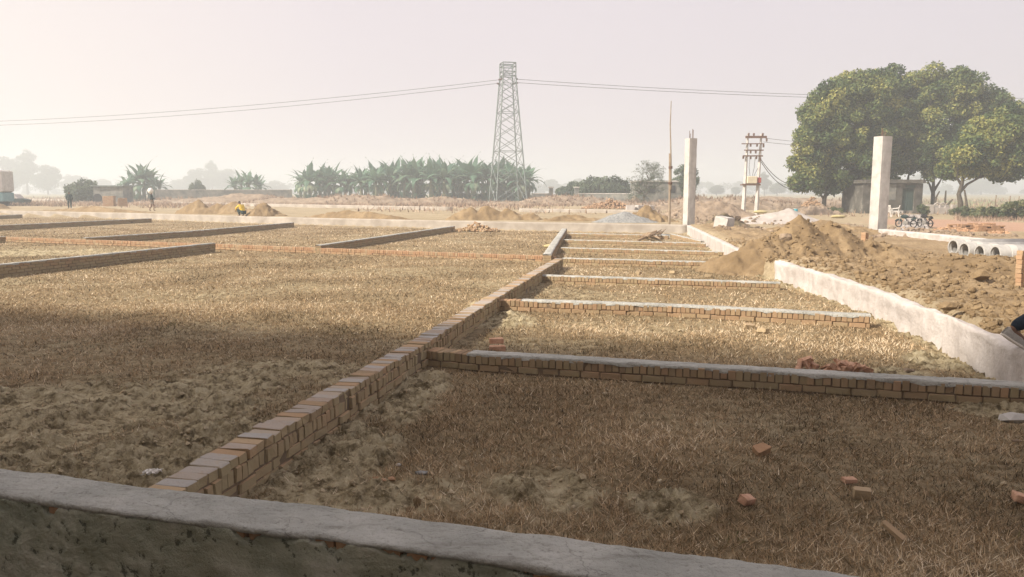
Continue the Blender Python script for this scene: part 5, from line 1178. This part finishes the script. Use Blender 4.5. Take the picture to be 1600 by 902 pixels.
# pile of branches
for i, (a_, b_, c_) in enumerate([((990, 370), (1010, 366.5), (1030, 364)), ((997, 376), (1012, 369), (1026, 363)), ((1004, 369), (1020, 367), (1034, 362)), ((1012, 364), (1020, 368), (1031, 373)), ((1020, 371), (1030, 367), (1037, 361)), ((994, 367), (1015, 369), (1024, 365))]):
    pts = [P(*a_, .03), P(*b_, .14+.05*(i % 3)), P(*c_, .25+.06*(i % 2))]; mb = MB(); mb.tube(pts, [.05, .055, .03], 6); mb.tube([pts[1], pts[1].lerp(pts[2], .5)+Vector((.2, .1, .15))], [.03, .015], 5)
    tag(mb.build('branch', mWood), ['leftmost long branch of the pile by the bamboo pole', 'lowest branch, reaching down over the sixth cross wall', 'straight branch across the top of the pile by the bamboo pole', 'crooked branch pointing right and down in the pile', 'short steep branch at the right of the pile', 'thin branch at the back left of the pile'][i], 'branch', 'branches piled by the bamboo pole')
pile('gravel_heap', 'small grey gravel patch beside the foot of the bamboo pole', 'gravel heap', tuple(P(1030, 369, 0))[:2], 1.0, .9, .12, mGravel, 77, 0, .2, .0, res=50, clod=.3)
# ---------------------------------------------------------------- verge bushes
def bush(px, py, d, w_, h_, label, name='bush', group='bushes on the right verge', n=2600, mat=None):
    q = PD(px, py, d); r_ = empty(name, (q.x, d, 0), label, 'bush', group); E = [(q.x+random.uniform(-.3, .3)*w_, d+random.uniform(-.3, .3), h_*.5, w_*.5, w_*.35, h_*.5) for _ in range(3)]
    V, F, C_ = leafcloud(lumps_of(E, 2.0, (.16, .32)), n, .075); V[:, 2] = np.maximum(V[:, 2], .0); npmesh('foliage', V, F, mat or mBrush, r_, C_)
    mb = MB()
    for k in range(7): a = random.uniform(0, 6.28); mb.tube([(q.x+.1*math.cos(a), d, -.02), (q.x+w_*.35*math.cos(a), d+.2*math.sin(a), h_*random.uniform(.6, 1.05))], [.02, .006], 4)
    mb.build('stems', mBark, r_)
for i, (x_, d_, w_, h_, lab) in enumerate([(1512, 66, 2.0, .8, 'dark low bush at the foot of the crooked trunk'), (1540, 62, 2.4, .8, 'low dark bush left of the tall bush at the right edge'), (1562, 60, 2.2, .9, 'broad dark bush between the low bush and the right edge'), (1582, 58, 2.0, 1.2, 'dense green bush near the right edge'), (1598, 57, 2.0, 1.45, 'tallest green bush, cut by the right edge'), (1527, 60, 1.6, .5, 'small brownish bush on the verge'), (1440, 68, .7, 1.0, 'small bright green bush beside the hut wall'), (1297, 72, 1.6, .6, 'small dry bush at the foot of the leftmost trunk'), (1310, 71, 1.8, .5, 'low dry bush between the leftmost trunks')]):
    bush(x_, 330, d_, w_, h_, lab)
V = []; C_ = []                                           # dry brush growing on the berms and far mounds
n_ = 0
while n_ < 5000:
    y_ = random.uniform(88, 116); x_ = random.uniform(-1.05, .52)*y_
    if float(vn(np.array(x_*.25), np.array(y_*.3), 44)) < .42: continue
    z_ = dropsurf(x_, y_)
    if z_ < .55: 
        if random.random() < .5: continue
    n_ += 1; t0 = random.random()
    for k in range(4):
        a = random.uniform(0, 6.28); l = random.uniform(.15, .5); o_ = random.uniform(.03, .07)
        V += [(x_-o_, y_, z_-.03), (x_+o_, y_, z_-.03), (x_+l*.6*math.cos(a), y_+l*.4*math.sin(a), z_+l)]; C_ += [min(1, max(0, t0+random.gauss(0, .2)))]*3
tag(npmesh('berm_brush', V, np.arange(len(V)).reshape(-1, 3), mDry, None, np.stack([C_]*3, 1)), 'dry brush growing over the far berms', 'brush', None, 'stuff')
def vg(x, y): 
    c0 = PD(1500, 330, 55).x; return sst(0, 2.5, x-.37*y-sst(50, 56, y)*0+.0)*sst(.1, .5, vn(x*.5, y*.5, 4)+.2)*(x > .555*y)
blades('verge_grass', [(50, 66, 26, .05, 1)], 'dry tawny grass along the verge at the right', mDry, lambda x, y: (x > .575*y)*(x < .8*y)*sst(51, 54, y-(x-.6*y)*.3)*1.0, (.15, .42), .1, zf=lambda x, y: Hbase(x, y), wedge=.8)
# fence posts in the field on the right
for i, (x_, d_, t_) in enumerate([(1301, 95, 315), (1556, 90, 305), (1578, 90, 306), (1592, 90, 307), (1305, 100, 316)]):
    q = PD(x_, t_, d_); mb = MB(); mb.tube([(q.x, d_, -.1), (q.x+.05, d_, q.z)], .05, 6); tag(mb.build('fence_post', mWood), ['thin post right of the leftmost big trunk', 'thin field post above the verge bushes, leftmost of three', 'middle one of three thin posts above the verge bushes', 'thin field post nearest the right edge of the photo', 'thin post behind the other one left of the hut'][i], 'fence post', 'fence posts in the field')
# ---------------------------------------------------------------- people
def skin_obj(name, verts, edges, rad, mat, parent, M, lv=1):
    me = bpy.data.meshes.new(name); me.from_pydata([M@Vector(v) for v in verts], edges, []); o = bpy.data.objects.new(name, me); col.objects.link(o); o.parent = parent; me.materials.append(mat)
    m_ = o.modifiers.new('skin', 'SKIN'); m_.use_smooth_shade = True
    if not me.skin_vertices: return o
    d_ = me.skin_vertices[0].data
    for i, r_ in enumerate(rad): d_[i].radius = (r_, r_) if not hasattr(r_, '__len__') else r_
    d_[0].use_root = True
    s_ = o.modifiers.new('sub', 'SUBSURF'); s_.levels = lv; s_.render_levels = lv; return o
def person(loc, rz, J, label, clothes, s=1.0, shoe=True, detail=0):
    # J: joints dict, x right, y forward, z up. clothes: (top mat, sleeve, bottom mat, to)
    root = empty('person', loc, label, 'person'); M = Matrix.Rotation(rz, 4, 'Z')@Matrix.Scale(s, 4)
    names = ['pel', 'wai', 'che', 'nec', 'hd0', 'hd1', 'lsh', 'lel', 'lwr', 'lha', 'rsh', 'rel', 'rwr', 'rha', 'lhi', 'lkn', 'lan', 'lto', 'rhi', 'rkn', 'ran', 'rto']
    E = [(0, 1), (1, 2), (2, 3), (3, 4), (4, 5), (2, 6), (6, 7), (7, 8), (8, 9), (2, 10), (10, 11), (11, 12), (12, 13), (0, 14), (14, 15), (15, 16), (16, 17), (0, 18), (18, 19), (19, 20), (20, 21)]
    rad = [.12, .11, .12, .05, .085, .085, .06, .042, .03, .035, .06, .042, .03, .035, .085, .055, .04, .04, .085, .055, .04, .04]
    skin_obj('body', [J[n] for n in names], E, rad, mSkin, root, M, 2)
    def sub(nl, el, rl, nm, mat): skin_obj(nm, [J[n] if isinstance(n, str) else n for n in nl], el, rl, mat, root, M, 2)
    top, bot, hairm = clothes
    sub(['pel', 'wai', 'che', 'lsh', 'lel', 'lwr', 'rsh', 'rel', 'rwr'], [(0, 1), (1, 2), (2, 3), (3, 4), (4, 5), (2, 6), (6, 7), (7, 8)], [.16, .155, .16, .085, .07, .055, .085, .07, .055], 'jacket', top)
    if bot: sub(['pel', 'lhi', 'lkn', 'lan', 'rhi', 'rkn', 'ran'], [(0, 1), (1, 2), (2, 3), (0, 4), (4, 5), (5, 6)], [.135, .11, .085, .07, .11, .085, .07], 'trousers', bot)
    h = Vector(J['hd1']); a_ = Vector(J['hd0']); mb = MB(); V = BV*np.array([.155, .18, .17])*.62
    o = npmesh('hair', np.array([tuple(M@(Vector(v)+h+Vector((0, -.018, .028)))) for v in V])+np.array(root.location), BF, hairm, root, None, True); m_ = o.modifiers.new('s', 'SUBSURF'); m_.levels = 2; m_.render_levels = 2
    mb = MB()
    for s_ in (-1, 1):
        for (o_, r_) in ((Vector((s_*.032, .088, -.0)), .012),): mb.cbox(M@(h+o_), (.02, .012, .012))
    mb.v = [tuple(Vector(v)+Vector(root.location)) for v in mb.v]; mb.build('eyes', mBlack, root)
    mb = MB(); mb.tube([M@(h+Vector((0, .085, -.0))), M@(h+Vector((0, .105, -.035)))], [.008, .015], 6); mb.v = [tuple(Vector(v)+Vector(root.location)) for v in mb.v]; mb.build('nose', mSkin, root)
    for sd in ('l', 'r'):                                  # fingers
        p = Vector(J[sd+'ha']); q = p-Vector(J[sd+'wr']); q.normalize(); sx_ = Vector((q.y, -q.x, 0)); sx_ = sx_.normalized() if sx_.length > .01 else Vector((0, 1, 0)); mb = MB()
        for k in range(4): a0 = p+sx_*(-.027+.018*k)*1; ln = (.06, .075, .07, .055)[k]; mb.tube([M@a0, M@(a0+q*ln*.6), M@(a0+q*ln+Vector((0, .012, 0)))], [.0095, .009, .007], 5)
        mb.tube([M@(p-q*.03), M@(p-q*.0+sx_*.05+Vector((0, .02, 0)))], [.012, .009], 5)
        mb.v = [tuple(Vector(v)+Vector(root.location)) for v in mb.v]; mb.build('fingers', mSkin, root)
    return root, M
STAND = dict(pel=(0, 0, .93), wai=(0, 0, 1.08), che=(0, -.01, 1.3), nec=(0, 0, 1.47), hd0=(0, .02, 1.54), hd1=(0, .03, 1.63), lsh=(-.18, 0, 1.4), lel=(-.25, 0, 1.12), lwr=(-.26, .08, .88), lha=(-.26, .1, .81),
             rsh=(.18, 0, 1.4), rel=(.25, 0, 1.12), rwr=(.26, .06, .88), rha=(.26, .08, .81), lhi=(-.1, 0, .88), lkn=(-.11, .03, .48), lan=(-.12, 0, .09), lto=(-.13, .15, .04), rhi=(.1, 0, .88), rkn=(.12, .06, .48), ran=(.14, .06, .09), rto=(.16, .2, .04))
q = PD(109.5, 326, 78); person((q.x, 78, .36), R(200), dict(STAND, lkn=(-.11, .1, .48), lan=(-.13, .16, .09), lto=(-.14, .3, .04), ran=(.13, -.12, .1), rto=(.14, .02, .04)), 'person in a bulky dark green jacket and trousers walking on the far road', (mDkCl, mDkCl, mHair), 1.0)
W2 = dict(STAND, rwr=(.24, .28, 1.15), rha=(.22, .34, 1.16), rel=(.24, .05, 1.1), lkn=(-.1, .16, .5), lan=(-.1, .12, .09), lto=(-.1, .27, .04), ran=(.12, -.22, .12), rkn=(.11, -.02, .48), rto=(.12, -.08, .04))
q = PD(238, 330, 68); ld, M2 = person((q.x, 68, .36), R(-70), W2, 'barelegged person in dark top and grey shorts with a white load on the head', (mDkCl, None, simple('pink_headcloth', (.35, .14, .13), (.45, .2, .18), 4)), 1.0)
skin_obj('shorts', [W2['pel'], (-.1, .02, .85), (-.105, .1, .6), (.1, 0, .85), (.11, 0, .6)], [(0, 1), (1, 2), (0, 3), (3, 4)], [.15, .12, .11, .12, .11], mGreyCl, ld, M2, 1)
V = BV*np.array([.34, .26, .34]); V = V+np.array([q.x-.06, 68, 2.14]); o = npmesh('bundle', V, BF, mWhiteP, None, None, True); m_ = o.modifiers.new('s', 'SUBSURF'); m_.levels = 2; m_.render_levels = 2; tag(o, 'white bundle carried on the head of the barelegged person', 'bundle')
CR = dict(pel=(0, -.1, .3), wai=(0, -.02, .45), che=(0, .12, .66), nec=(0, .2, .8), hd0=(0, .25, .86), hd1=(0, .28, .94), lsh=(-.18, .14, .74), lel=(-.24, .34, .55), lwr=(-.12, .5, .42), lha=(-.1, .55, .36), rsh=(.18, .14, .74), rel=(.24, .34, .55), rwr=(.14, .5, .4), rha=(.12, .55, .34),
          lhi=(-.1, -.08, .28), lkn=(-.17, .3, .48), lan=(-.16, .08, .09), lto=(-.17, .24, .04), rhi=(.1, -.08, .28), rkn=(.17, .3, .48), ran=(.16, .08, .09), rto=(.17, .24, .04))
q = PD(383, 335, 53.5); person((q.x, 53.0, .38), R(60), CR, 'person in a yellow shirt and dark trousers crouching beside the dirt mound', (mYel, mDkCl, mHair), 1.0)
# walker at the right edge: only the heel of the trailing shoe and the trouser cuff are in view
base = P(1603, 543, .47); bx0, by0 = base.x, base.y
WK = dict(pel=(0, .40, .90), wai=(0, .42, 1.06), che=(0, .46, 1.28), nec=(0, .48, 1.45), hd0=(0, .5, 1.52), hd1=(0, .52, 1.61), lsh=(-.18, .46, 1.38), lel=(-.25, .36, 1.12), lwr=(-.26, .42, .9), lha=(-.26, .46, .83), rsh=(.18, .46, 1.38), rel=(.25, .58, 1.12), rwr=(.24, .72, .94), rha=(.24, .76, .88),
          lhi=(-.1, .4, .86), lkn=(-.1, .72, .5), lan=(-.1, .82, .1), lto=(-.1, .97, .05), rhi=(.1, .38, .86), rkn=(.1, .28, .45), ran=(.1, -.10, .20), rto=(.1, .04, .05))
ang = R(-100)                                               # facing +x, slightly towards the camera
Mz = Matrix.Rotation(ang, 4, 'Z'); off = Mz@Vector((.1, .05, 0))
wk, Mw = person((bx0-off.x, by0-off.y, .46), ang, WK, 'person in navy trousers and grey shoe with white sole, cut by the right edge', (mGreyCl, mNavy, mHair), 1.0)
# shoe: sole outline swept, upper lofted; built along +y then pitched about the toe joint
def shoe(pivot, pitch, name_parent):
    def T(v): 
        v = Vector(v); v = Matrix.Rotation(pitch, 4, 'X')@v; v = v+Vector(pivot); return tuple((Mw@v)+Vector(wk.location))
    n = 22; secs = []
    for i in range(n):
        t_ = i/(n-1); y_ = -.235+.30*t_
        hwid = (.031+.012*math.sin(t_*math.pi*.9)+.008*sst(.45, .75, t_))*math.sqrt(max(.02, 1-((t_-.5)/.5)**8))
        secs.append((y_, float(hwid), t_))
    V, F = [], []; k = 12
    for (y_, h_, t_) in secs:
        zs = .03*float(1-sst(.0, .5, t_))*.25
        for a in np.linspace(0, 2*math.pi, k, endpoint=False):
            cx, cz = math.cos(a), math.sin(a); V.append(T((h_*1.1*np.sign(cx)*abs(cx)**.5, y_, -.0+zs+.014*np.sign(cz)*abs(cz)**.5)))
    for i in range(n-1):
        for j in range(k): F.append((i*k+j, i*k+(j+1) % k, (i+1)*k+(j+1) % k, (i+1)*k+j))
    F.append(tuple(range(k))[::-1]); F.append(tuple((n-1)*k+j for j in range(k)))
    npmesh('shoe_sole', V, F, mSole, wk, None, True)
    V, F = [], []
    for (y_, h_, t_) in secs:
        top = .095-.0*t_ if t_ < .38 else .095-.055*float(sst(.38, .95, t_))
        top = top*(1 if t_ > .03 else .9)
        for j, a in enumerate(np.linspace(-.15, math.pi+.15, k)):
            V.append(T((h_*1.02*math.copysign(abs(math.cos(a))**.7, math.cos(a)), y_+(.0 if t_ > .1 else .012*math.sin(a)), .012+max(0, math.sin(a))**.7*top)))
    for i in range(n-1):
        for j in range(k-1): F.append((i*k+j, i*k+j+1, (i+1)*k+j+1, (i+1)*k+j))
    F.append(tuple(range(k))); F.append(tuple((n-1)*k+j for j in range(k))[::-1])
    npmesh('shoe_upper', V, F, mShoe, wk, None, True)
shoe((.1, .0, .02), R(-32), wk); shoe((-.1, 1.03, .03), 0.0, wk)
# ---------------------------------------------------------------- smoky winter air
hz = MB(); hz.box((0, 560, 14.0), (2600, 1260, 32)); ho = hz.build('haze', None); tag(ho, 'thin smoky haze hanging over the whole site', 'haze', None, 'stuff')
m = bpy.data.materials.new('haze_air'); m.use_nodes = True; t = m.node_tree; t.nodes.clear()
pv = t.nodes.new('ShaderNodeVolumePrincipled'); ou = t.nodes.new('ShaderNodeOutputMaterial'); t.links.new(pv.outputs[0], ou.inputs['Volume'])
pv.inputs['Color'].default_value = (.86, .93, .98, 1); pv.inputs['Density'].default_value = .0025; pv.inputs['Anisotropy'].default_value = .25
ho.data.materials.append(m)
